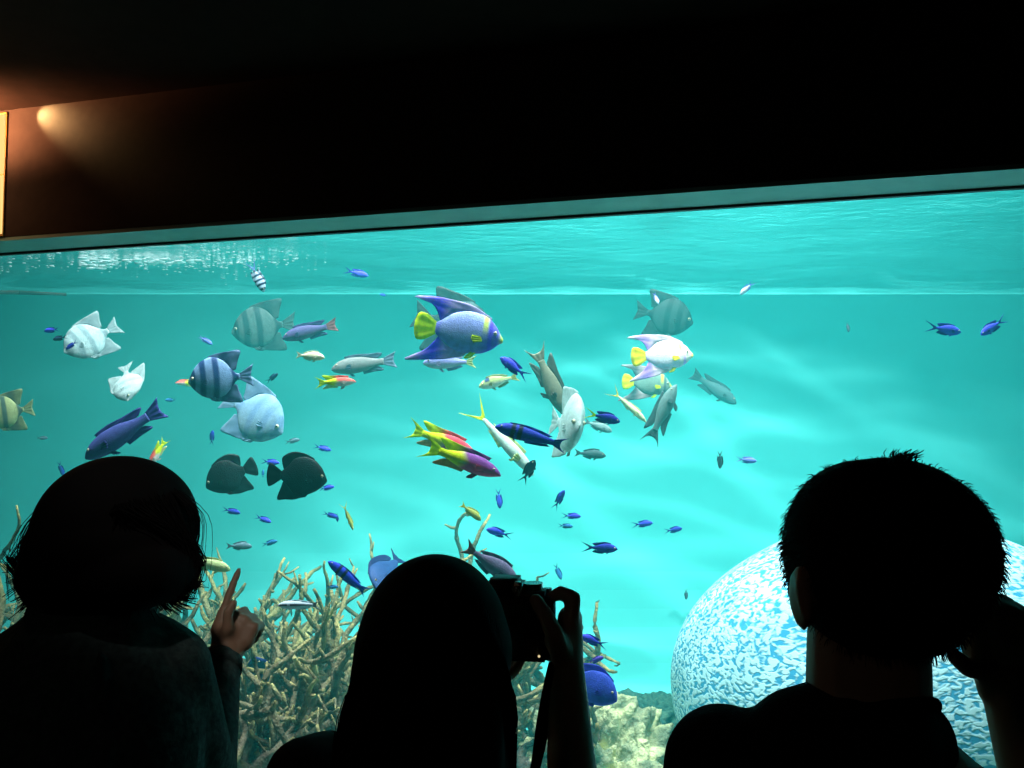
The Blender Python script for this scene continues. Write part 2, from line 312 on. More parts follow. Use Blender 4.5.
# t, top, bottom, half width   (body length 1, snout at t = 0)
SH = dict(
 spade=dict(prof=[(0, .0, -.05, .01), (.04, .07, -.10, .03), (.12, .21, -.20, .075), (.28, .36, -.33, .115), (.48, .42, -.39, .115), (.68, .34, -.34, .08), (.85, .15, -.17, .032), (.94, .065, -.07, .02), (1, .06, -.06, .014)],
   fins=[('dorsal_fin', [(.40, .38), (.62, .34), (.86, .12)], [(.40, .43), (.56, .475), (.78, .50), (1.03, .50), (.97, .30), (.93, .14)]),
         ('anal_fin', [(.48, -.36), (.66, -.32), (.86, -.13)], [(.48, -.41), (.62, -.45), (.80, -.48), (1.02, -.49), (.96, -.28), (.93, -.15)]),
         ('tail_fin', [(.98, .055), (.98, -.055)], [(1.26, .22), (1.22, .08), (1.20, 0), (1.22, -.08), (1.26, -.22)])], pec=(.30, -.06, .16), pelv=(.32, -.31, .26), eye=(.11, .03, .032)),
 queen=dict(prof=[(0, -.03, -.09, .02), (.05, .04, -.12, .04), (.15, .17, -.21, .065), (.32, .28, -.29, .085), (.52, .31, -.31, .08), (.72, .27, -.27, .06), (.90, .15, -.15, .03), (1, .08, -.08, .016)],
   fins=[('dorsal_fin', [(.20, .20), (.5, .30), (.75, .26), (.94, .12)], [(.20, .25), (.5, .40), (.78, .44), (1.05, .46), (1.38, .42), (1.10, .34), (1.0, .22), (.96, .13)]),
         ('anal_fin', [(.50, -.30), (.75, -.26), (.94, -.12)], [(.54, -.36), (.78, -.43), (1.05, -.48), (1.40, -.52), (1.12, -.34), (1.0, -.20), (.96, -.13)]),
         ('tail_fin', [(.98, .08), (.98, -.08)], [(1.14, .19), (1.26, .20), (1.31, .08), (1.31, -.08), (1.26, -.20), (1.14, -.19)])], pec=(.30, -.08, .20), pelv=(.34, -.28, .2), eye=(.12, .03, .028)),
 french=dict(prof=[(0, -.04, -.10, .02), (.04, .05, -.15, .04), (.13, .21, -.24, .07), (.30, .37, -.35, .09), (.50, .43, -.41, .085), (.70, .39, -.37, .06), (.88, .20, -.19, .03), (1, .085, -.085, .016)],
   fins=[('dorsal_fin', [(.28, .33), (.55, .38), (.78, .29), (.93, .12)], [(.30, .40), (.52, .50), (.78, .52), (.99, .40), (.99, .26), (.96, .15)]),
         ('anal_fin', [(.46, -.36), (.74, -.30), (.93, -.12)], [(.48, -.44), (.68, -.51), (.88, -.52), (1.06, -.52), (.99, -.27), (.96, -.15)]),
         ('tail_fin', [(.98, .08), (.98, -.08)], [(1.14, .20), (1.26, .25), (1.31, .10), (1.31, -.10), (1.26, -.25), (1.14, -.20)])], pec=(.30, -.08, .18), pelv=(.32, -.33, .26), eye=(.10, .03, .028)),
 parrot=dict(prof=[(0, -.005, -.04, .015), (.05, .05, -.08, .045), (.18, .12, -.125, .075), (.38, .155, -.155, .085), (.58, .14, -.14, .07), (.78, .09, -.095, .045), (.92, .062, -.066, .025), (1, .062, -.066, .018)],
   fins=[('dorsal_fin', [(.28, .14), (.5, .145), (.85, .075)], [(.26, .18), (.45, .205), (.70, .185), (.98, .165), (.90, .08)]),
         ('anal_fin', [(.58, -.14), (.86, -.075)], [(.60, -.19), (.78, -.17), (.98, -.16), (.90, -.08)]),
         ('tail_fin', [(.98, .06), (.98, -.06)], [(1.24, .16), (1.19, .05), (1.19, -.05), (1.24, -.16)])], pec=(.27, -.02, .15), pelv=(.30, -.14, .13), eye=(.11, .045, .02)),
 hog=dict(prof=[(0, -.02, -.045, .012), (.06, .035, -.07, .04), (.2, .10, -.12, .07), (.40, .14, -.15, .08), (.6, .13, -.13, .065), (.8, .085, -.085, .04), (.93, .06, -.06, .022), (1, .062, -.062, .016)],
   fins=[('dorsal_fin', [(.24, .12), (.5, .14), (.86, .07)], [(.22, .17), (.5, .20), (.72, .20), (1.05, .22), (.92, .08)]),
         ('anal_fin', [(.55, -.13), (.86, -.07)], [(.58, -.18), (.78, -.18), (1.04, -.20), (.91, -.08)]),
         ('tail_fin', [(.98, .06), (.98, -.06)], [(1.30, .20), (1.17, .10), (1.14, 0), (1.17, -.10), (1.30, -.20)])], pec=(.29, -.03, .15), pelv=(.30, -.13, .2), eye=(.13, .03, .018)),
 wrasse=dict(prof=[(0, .0, -.03, .01), (.06, .05, -.065, .04), (.2, .105, -.11, .065), (.38, .12, -.125, .07), (.6, .105, -.105, .055), (.82, .07, -.07, .035), (1, .048, -.048, .014)],
   fins=[('dorsal_fin', [(.22, .10), (.5, .11), (.90, .06)], [(.22, .125), (.5, .15), (.78, .125), (.96, .085)]),
         ('anal_fin', [(.52, -.11), (.90, -.06)], [(.54, -.14), (.78, -.12), (.96, -.085)]),
         ('tail_fin', [(.98, .045), (.98, -.045)], [(1.22, .13), (1.13, .06), (1.11, 0), (1.13, -.06), (1.22, -.13)])], pec=(.27, -.01, .12), pelv=(.3, -.11, .08), eye=(.1, .03, .017)),
 chromis=dict(prof=[(0, .0, -.03, .015), (.06, .07, -.08, .045), (.2, .15, -.15, .075), (.42, .19, -.19, .08), (.65, .15, -.15, .055), (.85, .08, -.08, .03), (1, .045, -.045, .014)],
   fins=[('dorsal_fin', [(.26, .16), (.5, .18), (.85, .08)], [(.28, .21), (.5, .245), (.72, .22), (.98, .17), (.90, .08)]),
         ('anal_fin', [(.52, -.18), (.86, -.08)], [(.56, -.22), (.74, -.22), (.98, -.17), (.90, -.08)]),
         ('tail_fin', [(.98, .04), (.98, -.04)], [(1.46, .22), (1.24, .09), (1.12, 0), (1.24, -.09), (1.46, -.22)])], pec=(.30, -.03, .15), pelv=(.34, -.17, .12), eye=(.12, .03, .03)),
 snapper=dict(prof=[(0, -.01, -.035, .01), (.08, .035, -.055, .035), (.22, .075, -.08, .05), (.42, .085, -.085, .052), (.62, .07, -.07, .04), (.82, .04, -.04, .022), (1, .024, -.024, .01)],
   fins=[('dorsal_fin', [(.28, .08), (.5, .08), (.82, .04)], [(.29, .125), (.45, .12), (.65, .095), (.86, .06)]),
         ('anal_fin', [(.56, -.075), (.82, -.04)], [(.58, -.115), (.7, -.085), (.86, -.055)]),
         ('tail_fin', [(.985, .024), (.985, -.024)], [(1.30, .20), (1.12, .07), (1.05, 0), (1.12, -.07), (1.30, -.20)])], pec=(.27, -.02, .12), pelv=(.3, -.08, .08), eye=(.11, .012, .018)),
 chub=dict(prof=[(0, -.01, -.05, .015), (.06, .06, -.09, .045), (.2, .14, -.145, .075), (.42, .18, -.165, .08), (.65, .14, -.13, .06), (.85, .07, -.07, .03), (1, .045, -.045, .014)],
   fins=[('dorsal_fin', [(.26, .15), (.5, .17), (.85, .07)], [(.26, .21), (.5, .23), (.74, .18), (.93, .10)]),
         ('anal_fin', [(.54, -.15), (.86, -.07)], [(.58, -.21), (.76, -.17), (.93, -.10)]),
         ('tail_fin', [(.98, .04), (.98, -.04)], [(1.24, .16), (1.16, .06), (1.14, 0), (1.16, -.06), (1.24, -.16)])], pec=(.30, -.03, .14), pelv=(.34, -.15, .16), eye=(.13, .035, .024)),
 tang=dict(prof=[(0, -.02, -.07, .02), (.05, .08, -.13, .045), (.18, .23, -.24, .075), (.40, .32, -.31, .085), (.62, .28, -.27, .065), (.84, .13, -.13, .035), (1, .05, -.05, .014)],
   fins=[('dorsal_fin', [(.18, .21), (.5, .31), (.9, .10)], [(.19, .27), (.5, .40), (.80, .34), (.97, .20), (.95, .10)]),
         ('anal_fin', [(.36, -.30), (.62, -.27), (.9, -.10)], [(.38, -.36), (.62, -.37), (.82, -.32), (.97, -.18), (.95, -.10)]),
         ('tail_fin', [(.98, .05), (.98, -.05)], [(1.22, .25), (1.14, .10), (1.12, 0), (1.14, -.10), (1.22, -.25)])], pec=(.28, -.05, .2), pelv=(.34, -.28, .12), eye=(.13, .07, .024)),
)
def mixc(a, b, k): k = max(0, min(1, k)); return tuple(a[i] * (1 - k) + b[i] * k for i in range(3))
def ss(a, b, x): x = max(0, min(1, (x - a) / (b - a))); return x * x * (3 - 2 * x)
def bandf(t, cs, w): return max((1 - ss(w * .5, w, abs(t - c))) for c in cs)
def pat_spade(body, dark, k=1.0, belly=None):
    def f(t, s, part):
        if part == 'tail_fin': return mixc(body, dark, .15)
        if part in ('dorsal_fin', 'anal_fin'): return mixc(body, dark, k * (.35 + .5 * bandf(t, (.72,), .14)))
        c = mixc(belly or body, body, ss(-.9, 0, s))
        return mixc(c, dark, k * bandf(t + .05 * s * s, (.12, .33, .58, .92), .075))
    return f
def pat_flat(c, fin=None, tail=None, belly=None, head=None):
    def f(t, s, part):
        if part == 'tail_fin': return tail or fin or c
        if part != 'body': return fin or c
        q = mixc(belly or c, c, ss(-.8, .1, s))
        return mixc(head, q, ss(.12, .3, t)) if head else q
    return f
def pat_queen(body, edge, yel, face):
    def f(t, s, part):
        if part == 'tail_fin' or part == 'pectoral_fin' or part == 'pelvic_fin': return yel
        if part in ('dorsal_fin', 'anal_fin'): return mixc(mixc(body, (.75, .45, .55), .45), edge, ss(.8, .98, t) * (1 - ss(1.0, 1.3, t)))
        c = mixc(face, body, ss(.18, .34, t + .07 * s))
        c = mixc(c, yel, (1 - ss(0.0, .09, t)) * .9)
        c = mixc(c, yel, bandf(t, (.27,), .05) * ss(-.2, .5, s) * .8)
        c = mixc(c, edge, bandf(t, (.19,), .035) * .8)
        return mixc(c, edge, ss(.9, .98, t) * .6 * (1 - ss(.97, 1, t)) + .3 * ss(.3, .9, -s))
    return f
def pat_hog(red, yel, low):
    def f(t, s, part):
        if part == 'tail_fin': return yel
        if part == 'dorsal_fin': return mixc(red, yel, ss(.55, .8, t))
        if part == 'anal_fin': return mixc(low, yel, .4)
        if part != 'body': return low
        c = mixc(low, red, ss(-.2, .35, s))
        return mixc(c, yel, ss(.58, .74, t + .10 * (1 - abs(s))))
    return f
def pat_bars(c, dark, cs, w, tail=None):
    def f(t, s, part):
        if part == 'tail_fin': return tail or c
        return mixc(c, dark, bandf(t, cs, w))
    return f
def pat_stripe(c, dark, tail=None):
    def f(t, s, part):
        if part == 'tail_fin': return tail or mixc(c, dark, .5)
        if part == 'body': return mixc(c, dark, (1 - ss(.12, .26, abs(s - .15))))
        return c
    return f
def pat_saddle(c, dark, yel):
    def f(t, s, part):
        if part == 'tail_fin': return yel
        if part == 'body': return mixc(mixc((.8, .85, .7), c, ss(-.6, .3, s)), dark, (1 - ss(.05, .11, abs(t - .28))) * ss(.1, .5, s))
        return mixc(c, dark, .3)
    return f
SILVER = (.50, .62, .62); BLUE = (.07, .07, .85); DBLUE = (.03, .04, .35); YEL = (.80, .95, .01)
PT = dict(
 silver=pat_spade((.40, .54, .56), (.10, .18, .22), .6), silverw=pat_spade((.46, .58, .58), (.15, .24, .28), .4), olive=pat_spade((.42, .48, .22), (.05, .10, .10), .9),
 dkband=pat_spade((.15, .24, .42), (.012, .03, .12), 1.0), pale=pat_spade((.22, .36, .50), (.10, .20, .42), .45, (.26, .38, .48)), greyb=pat_spade((.09, .13, .13), (.015, .03, .04), .85),
 front=pat_spade((.50, .64, .62), (.28, .38, .40), .25),
 queen=pat_queen((.36, .44, .95), (.12, .05, .95), YEL, (.16, .15, .8)), white=pat_queen((.95, .85, .95), (.65, .35, .95), (1, .85, .02), (.95, .85, .7)),
 queeno=pat_queen((.20, .30, .26), (.07, .12, .14), YEL, (.2, .28, .24)),
 black=pat_flat((.005, .009, .012), (.004, .007, .010)), greyang=pat_flat((.13, .13, .09), (.07, .08, .07), (.16, .15, .1)), greylt=pat_flat((.13, .20, .20), (.08, .13, .14)), dkhaze=pat_spade((.03, .05, .055), (.008, .015, .02), .85), blueang=pat_flat((.03, .08, .24), (.02, .05, .18)),
 purple=pat_flat((.05, .06, .24), (.04, .035, .24), (.05, .05, .30)), purpleo=pat_flat((.07, .055, .17), (.04, .035, .15), (.25, .09, .10), (.13, .09, .18)),
 brown=pat_flat((.16, .17, .17), (.05, .08, .13), (.12, .16, .24)), dgrey=pat_flat((.04, .075, .085), (.03, .05, .06)), paleyg=pat_flat((.45, .55, .25), (.4, .5, .2)), mauve=pat_flat((.15, .13, .24), (.10, .09, .18), (.3, .12, .12)),
 lav=pat_flat((.28, .28, .62), (.3, .3, .5), (.5, .6, .25), (.5, .5, .6)), saddle=pat_saddle((.45, .55, .2), (.02, .05, .15), (.5, .55, .2)), cream=pat_flat((.85, .80, .55), (.7, .7, .5)),
 hog=pat_hog((.75, .06, .10), YEL, (.50, .16, .40)), hog2=pat_hog((.22, .05, .30), YEL, (.62, .07, .22)), hogw=pat_hog((.85, .12, .10), YEL, (.9, .8, .75)),
 bhead=pat_bars((.02, .04, .42), (.004, .006, .03), (.30, .42), .05, (.03, .05, .35)), bhead2=pat_bars((.02, .04, .52), (.006, .008, .05), (.33, .5), .05, (.02, .04, .5)),
 snap=pat_flat((.62, .80, .70), (.6, .7, .3), YEL), goat=pat_flat((.62, .62, .35), (.6, .6, .3), (.75, .65, .1)), yg=pat_flat((.42, .45, .10), (.5, .5, .1), (.8, .7, .05)), ygreen=pat_flat((.25, .38, .12), (.35, .4, .1)),
 strp=pat_stripe((.55, .65, .75), (.01, .01, .05)), tang=pat_flat((.06, .11, .75), (.06, .07, .7)), tangd=pat_flat((.02, .04, .22), (.02, .03, .2)),
 blue=pat_flat(BLUE, (.03, .03, .45)), blued=pat_flat((.035, .05, .50), DBLUE), bluel=pat_flat((.18, .22, .75), (.2, .25, .7)), bluey=pat_flat((.02, .02, .35), (.02, .02, .3), YEL),
 dark=pat_flat((.015, .03, .08), (.01, .02, .06)), wblue=pat_flat((.75, .75, .95), (.2, .2, .8)), sgt=pat_bars((.45, .55, .70), (.006, .01, .06), (.12, .32, .52, .74, .95), .06, (.2, .35, .7)),
 gsm=pat_flat((.12, .2, .25), (.1, .15, .2)), bluec=pat_flat((.03, .16, .42), (.02, .1, .3)), purp=pat_flat((.12, .06, .5), (.1, .05, .45)),
)
def strip_fin(name, base, edge, colf, root, tf, ydir=0, y0=0.0, thick=.006):
    ns, nr = 18, 6; vs, cols = [], []
    for side in (1, -1):
        for r in range(nr):
            k = r / (nr - 1)
            for s in range(ns):
                q = s / (ns - 1); b_, e_ = spline(base, q), spline(edge, q)
                p = b_.lerp(e_, k); th = thick * (1 - .8 * k)
                fold = .006 * k * math.sin(q * 22)
                vs.append(tf(p[0], y0 + ydir * k + side * th + fold, p[1]))
                cols.append(colf(p[0], 0, name))
    fs = []; N = ns * nr
    for r in range(nr - 1):
        for s in range(ns - 1):
            k = r * ns + s; fs.append((k, k + 1, k + ns + 1, k + ns)); fs.append((N + k, N + k + ns, N + k + ns + 1, N + k + 1))
    rim = [s for s in range(ns)] + [r * ns + ns - 1 for r in range(1, nr)] + [(nr - 1) * ns + s for s in range(ns - 2, -1, -1)] + [r * ns for r in range(nr - 2, 0, -1)]
    for i in range(len(rim)):
        a_, b_ = rim[i], rim[(i + 1) % len(rim)]; fs.append((a_, N + a_, N + b_, b_))
    return from_data(name, vs, fs, M['fin'], root, True, cols)
def uvs(nm, c, r, m, root):
    bm = bmesh.new(); bmesh.ops.create_uvsphere(bm, u_segments=12, v_segments=8, radius=r)
    bmesh.ops.translate(bm, verts=bm.verts, vec=c); return bmobj(nm, bm, m, root, True)
def fish(sp, pat, px, py, ln, th, psi, f, label, name='reef_fish', group=None, bend=0, roll=0, Y=None):
    S = SH[sp]; pf = PT[pat]; Y = Y or depth(px, f)
    tot = max(max(e[0] for e in S['fins'][2][2]), 1.1); BL = ln / F * Y / tot
    ht = abs(ln) < 30
    def tf(t, y, z):
        return Vector(((.5 * tot - t) * BL, (y + bend * t * t) * BL, z * BL))
    nt_, na = (26, 14) if ht else (56, 26)
    vs, cols = [], []
    for i in range(nt_):
        t = (i / (nt_ - 1)) ** 1.25; top, bot, w = interp(S['prof'], t)
        c, h = (top + bot) / 2, (top - bot) / 2
        for j in range(na):
            a_ = 2 * math.pi * j / na; sy, sz = math.cos(a_), math.sin(a_)
            ex = abs(sy) ** 1.15 * (1 if sy >= 0 else -1)
            vs.append(tf(t, w * ex, c + h * sz)); cols.append(pf(t, sz, 'body'))
    fs = [(i * na + j, i * na + (j + 1) % na, (i + 1) * na + (j + 1) % na, (i + 1) * na + j) for i in range(nt_ - 1) for j in range(na)]
    fs = [q[::-1] for q in fs]
    fs.append(tuple(range(na))); fs.append(tuple(range((nt_ - 1) * na, nt_ * na))[::-1])
    root = from_data(name, vs, fs, M['fish'], None, True, cols)
    for nm, b_, e_ in S['fins']: strip_fin(nm, b_, e_, pf, root, tf)
    t0, z0, sz = S['pec']; _, _, w = interp(S['prof'], t0)
    if not ht:
        for sd in (1, -1):
            strip_fin('pectoral_fin', [(t0, z0 + .035), (t0, z0 - .035)], [(t0 + sz * .75, z0 + .045), (t0 + sz * .8, z0 - .01), (t0 + sz * .6, z0 - .07)], pf, root, tf, sd * .02, sd * w * .92, .003)
            t1, z1, s1 = S['pelv']; _, _, w1 = interp(S['prof'], t1)
            strip_fin('pelvic_fin', [(t1, z1 + .03), (t1 + .07, z1 + .02)], [(t1 + s1 * .5, z1 - s1 * .45), (t1 + s1 * .95, z1 - s1 * .5), (t1 + s1 * .6, z1 - .01)], pf, root, tf, sd * .03, sd * .012, .003)
    te, ze, re = S['eye']; top, bot, we = interp(S['prof'], te)
    h = (top - bot) / 2; zz = (ze - (top + bot) / 2) / h; ye = we * math.sqrt(max(.05, 1 - zz * zz)) * .93
    for sd in (1, -1):
        if not ht: uvs('iris', tf(te, sd * ye * .97, ze), re * BL, M['iris'], root)
        uvs('eye', tf(te, sd * (ye + re * .35), ze), re * BL * .72, M['eye'], root)
    a_, p_ = R(th), R(psi)
    fw = Vector((math.cos(a_) * math.cos(p_), -math.sin(p_), math.sin(a_) * math.cos(p_))).normalized()
    up = Vector((-math.sin(a_), 0, math.cos(a_)))
    if up.z < 0: up = -up
    up = (up - fw * up.dot(fw)).normalized(); left = up.cross(fw)
    rt = Matrix((fw, left, up)).transposed() @ Matrix.Rotation(R(roll), 3, 'X')
    root.matrix_world = Matrix.Translation(P(px, py, Y)) @ rt.to_4x4()
    return tag(root, label, 'fish', group)

FISH = [
 ('spade', 'silver', 92, 339, 58, 214, 30, .25, 'silver disc fish nosing down beside two small blue fish'),
 ('spade', 'silverw', 127, 382, 50, -66, 34, .25, 'bright silver disc fish turned nearly head-on, alone in open water'),
 ('spade', 'olive', 9, 412, 52, 190, 0, .3, 'yellowish banded disc fish cut by the picture edge'),
 ('spade', 'dkband', 221, 378, 66, 185, 0, .15, 'dark blue banded disc fish overlapping the large pale blue disc fish'),
 ('spade', 'pale', 253, 414, 78, -28, 15, .3, 'large pale blue disc fish with whitish tail, head down'),
 ('spade', 'greyb', 264, 327, 66, 188, 0, .62, 'hazy grey banded disc fish behind the purple fish with orange tail'),
 ('spade', 'dkhaze', 664, 316, 60, -12, 0, .62, 'hazy grey banded disc fish above the glaring white angelfish'),
 ('spade', 'dkhaze', 453, 325, 84, -16, 0, .42, 'grey disc fish hidden behind the purple queen angelfish, one fin rising'),
 ('spade', 'front', 571, 424, 92, -10, 83, .2, 'silver disc fish facing the viewer head-on with brownish tail'),
 ('queen', 'queen', 459, 331, 90, -8, 0, .12, 'purple blue angelfish with bright yellow tail'),
 ('queen', 'white', 662, 355, 62, 4, 0, .35, 'glaring white angelfish with lilac fins and yellow tail'),
 ('queen', 'queeno', 647, 383, 50, -4, 0, .48, 'olive grey angelfish with yellow tail under the white angelfish'),
 ('french', 'black', 297, 476, 60, -3, 0, .12, 'black round angelfish with fan tail facing right'),
 ('french', 'black', 231, 475, 52, 202, 15, .18, 'black round angelfish facing left, tall pointed back fin'),
 ('hog', 'greyang', 549, 379, 76, -66, 0, .3, 'brownish grey fish diving just behind the head-on silver fish', 'reef_fish'),
 ('hog', 'greylt', 662, 414, 66, 66, 0, .35, 'dull grey fish swimming upward below the white angelfish', 'reef_fish'),
 ('tang', 'blueang', 388, 571, 62, 232, 62, .15, 'dark blue angelfish behind the head of the person with camera', 'angelfish'),
 ('parrot', 'purple', 124, 432, 92, 213, 0, .1, 'large dark purple fish diving behind the head of the bob-haired person', 'parrotfish'),
 ('parrot', 'purpleo', 310, 331, 57, 194, 0, .3, 'purple fish with orange tail overlapping a hazy banded fish', 'parrotfish'),
 ('parrot', 'brown', 364, 364, 66, 188, 0, .35, 'grey brown long fish above the small red and yellow fish', 'parrotfish'),
 ('parrot', 'dgrey', 714, 388, 54, -34, 0, .75, 'dark grey fish to the right of the angelfish, nosing down', 'parrotfish'),
 ('parrot', 'paleyg', 208, 564, 46, -12, 0, .1, 'pale yellow green fish over the coral beside the bob-haired head', 'parrotfish'),
 ('chub', 'mauve', 491, 564, 66, -34, 0, .1, 'mauve grey fish peeking over the head of the person with camera', 'parrotfish'),
 ('chub', 'lav', 450, 362, 54, 180, 0, .25, 'lavender fish just below the purple angelfish', 'reef_fish'),
 ('chub', 'saddle', 499, 381, 42, 194, 0, .25, 'yellow green fish with dark saddle spot', 'reef_fish'),
 ('chub', 'cream', 310, 356, 31, -5, 10, .15, 'small cream fish below the purple fish with orange tail', 'reef_fish'),
 ('hog', 'hog', 441, 440, 74, -20, 0, .16, 'red and yellow fish, upper one of the overlapping pair', 'hogfish', 'red and yellow hogfish pair'),
 ('hog', 'hog2', 461, 459, 86, -20, 0, .08, 'magenta fish with yellow rear, lower one of the overlapping pair', 'hogfish', 'red and yellow hogfish pair'),
 ('hog', 'hogw', 335, 382, 42, 3, 0, .12, 'small red and white fish with yellow tail under the grey brown fish', 'hogfish'),
 ('hog', 'hogw', 158, 452, 32, 240, 0, .2, 'pink fish with yellow tail, head down behind the bob-haired head', 'hogfish'),
 ('hog', 'hogw', 187, 383, 24, 178, 0, .3, 'small red and white fish at the nose of the dark banded disc fish', 'hogfish'),
 ('wrasse', 'bhead', 531, 436, 74, 164, 0, .08, 'dark blue long fish with black bars near the magenta fish', 'wrasse'),
 ('wrasse', 'bhead2', 348, 577, 50, 141, 0, .1, 'bright blue long fish with black bar above the coral', 'wrasse'),
 ('snapper', 'snap', 501, 438, 98, -47, 0, .22, 'slender whitish fish with yellow forked tail', 'snapper'),
 ('snapper', 'goat', 628, 405, 50, -42, 0, .35, 'slender pale yellow fish beside the olive grey angelfish', 'goatfish'),
 ('snapper', 'yg', 348, 516, 30, -68, 0, .2, 'thin yellow green fish hanging head down near black angelfish', 'reef_fish'),
 ('wrasse', 'strp', 299, 605, 42, 180, 0, .06, 'white fish with black side stripe in front of the coral', 'wrasse'),
 ('tang', 'tang', 589, 684, 62, -22, 20, .1, 'plump blue fish beside the raised forearm of the person with camera', 'blue_tang'),
 ('tang', 'tangd', 262, 674, 46, 100, 30, .32, 'large dark blue fish tucked low between coral branches', 'blue_tang'),
 ('chromis', 'dark', 528, 472, 34, 62, 35, .2, 'small black fish under the slender whitish fish', 'damselfish'),
 ('chub', 'dgrey', 590, 454, 32, -5, 0, .4, 'dark grey oval fish half behind the head-on silver fish', 'reef_fish'),
 ('chub', 'greylt', 598, 426, 30, -20, 0, .45, 'faint grey fish just below the dark blue fish with yellow tail', 'reef_fish'),
 ('chub', 'yg', 471, 512, 26, -38, 0, .2, 'yellow green fish with yellow tail above the centre head', 'reef_fish'),
 ('chub', 'gsm', 239, 546, 26, 0, 0, .25, 'small grey fish behind the topmost coral tips beside the bob-haired head', 'reef_fish'),
]
CH = [  # pattern, px, py, length, heading, f, label
 ('bluey', 602, 417, 38, -14, .15, 'dark blue fish with yellow tail beside the head-on silver fish'),
 ('blue', 356, 273, 26, -14, .3, 'bright blue small fish near the water surface'),
 ('blued', 384, 295, 9, 170, .6, 'tiny dark fish on the line where wall meets water surface'),
 ('blue', 515, 368, 38, 143, .12, 'blue fish with long forked tail above the saddled fish'),
 ('blue', 52, 330, 19, 185, .15, 'violet blue small fish, uppermost of three beside the silver disc fish'),
 ('dark', 60, 338, 17, 190, .2, 'blackish small fish, middle of three beside the silver disc fish'),
 ('blued', 72, 345, 15, 215, .1, 'dark blue small fish, lowest of three, touching the silver disc fish'),
 ('bluel', 205, 340, 17, -32, .3, 'pale violet small fish in open water above the dark banded disc fish'),
 ('bluec', 171, 400, 12, 180, .5, 'tiny hazy blue fish left of the dark banded disc fish'),
 ('sgt', 257, 276, 36, -64, .2, 'striped black and white small fish diving from the surface'),
 ('dark', 272, 378, 16, 35, .3, 'tiny dark fish between the banded disc fish and the grey brown fish'),
 ('wblue', 656, 298, 14, -70, .3, 'tiny white and blue fish over the back of the hazy banded fish'),
 ('wblue', 747, 288, 19, 225, .3, 'small white fish with violet belly on the waterline of the back wall'),
 ('gsm', 848, 327, 11, -80, .3, 'tiny grey fish alone in the upper water right of the white one'),
 ('blue', 943, 329, 40, -8, .2, 'violet blue fish facing right, first of the pair far at the side'),
 ('blue', 994, 326, 34, 212, .2, 'violet blue fish facing left down, second of the pair far at the side'),
 ('gsm', 42, 438, 12, 0, .5, 'tiny grey fish under the yellowish banded disc fish'),
 ('blued', 61, 468, 17, -78, .4, 'tiny thin dark blue fish upright beside the bob-haired head'),
 ('blued', 212, 438, 16, 85, .3, 'tiny upright dark blue fish above the left-facing black angelfish'),
 ('gsm', 292, 441, 16, 12, .35, 'tiny grey fish just above the round black angelfish'),
 ('blue', 322, 448, 19, -15, .3, 'small blue fish at the upper edge of the round black angelfish'),
 ('blue', 270, 462, 20, -5, .25, 'small blue fish between the two black angelfish'),
 ('bluec', 263, 474, 9, 90, .4, 'tiny teal blue fish between the two black angelfish'),
 ('blue', 326, 488, 17, 10, .25, 'small blue fish at the face of the round black angelfish'),
 ('blued', 231, 511, 20, -12, .25, 'small dark blue fish below the left-facing black angelfish'),
 ('blue', 263, 519, 19, -18, .25, 'small blue fish beneath the gap between black angelfish'),
 ('bluec', 269, 543, 17, 14, .3, 'small teal blue fish just above the coral tips'),
 ('blued', 330, 515, 17, -20, .25, 'small dark blue fish below the round black angelfish'),
 ('blued', 337, 517, 10, -85, .3, 'tiny upright fish beside the thin yellow green fish'),
 ('blued', 499, 498, 21, -84, .3, 'tiny upright dark blue fish below the magenta fish'),
 ('blue', 500, 533, 29, 163, .2, 'blue fish facing left above the centre head'),
 ('blued', 559, 500, 23, 62, .25, 'dark blue fish nosing up, topmost of three in a cluster'),
 ('blue', 571, 516, 20, -2, .25, 'blue fish facing right, middle of three in a cluster'),
 ('bluec', 565, 526, 16, -2, .3, 'small teal blue fish, lowest of three in a cluster'),
 ('blue', 642, 524, 22, 6, .3, 'small blue fish, first of two side by side in open water'),
 ('blued', 673, 530, 20, 8, .3, 'small dark blue fish, second of two side by side in open water'),
 ('blued', 599, 548, 37, -2, .15, 'largest of the dark blue fish in the open middle water'),
 ('bluec', 558, 571, 18, -68, .3, 'small blue fish head down above the photographing hand'),
 ('bluel', 746, 460, 22, -6, .3, 'pale violet small fish in the open water near the short-haired head'),
 ('gsm', 720, 459, 20, -86, .3, 'tiny upright grey fish beside the pale violet small fish'),
 ('gsm', 686, 594, 12, -86, .4, 'tiny upright grey fish beside the brain coral'),
 ('blue', 594, 641, 30, 162, .1, 'dark blue fish right behind the raised wrist'),
 ('purp', 595, 660, 19, 14, .12, 'small purple fish just above the plump blue fish'),
 ('bluec', 332, 587, 13, 0, .2, 'tiny teal blue fish among the coral below the bright blue long fish'),
]
for r in FISH:
    sp, pat, px, py, ln, th, psi, f, lab = r[:9]
    nm = r[9] if len(r) > 9 else {'spade': 'spadefish', 'queen': 'angelfish', 'french': 'angelfish'}[sp]
    bend = {'snap': .12, 'front': -.12, 'silver': .08, 'bhead': .04}.get(pat, 0)
    fish(sp, pat, px, py, ln, th, psi, f, lab, nm, r[10] if len(r) > 10 else None, bend)
for pat, px, py, ln, th, f, lab in CH:
    fish('chromis', pat, px, py, ln, th, random.uniform(-15, 15), f, lab, 'damselfish', 'small blue damselfish' if pat.startswith('blue') else None, random.uniform(-.06, .06))

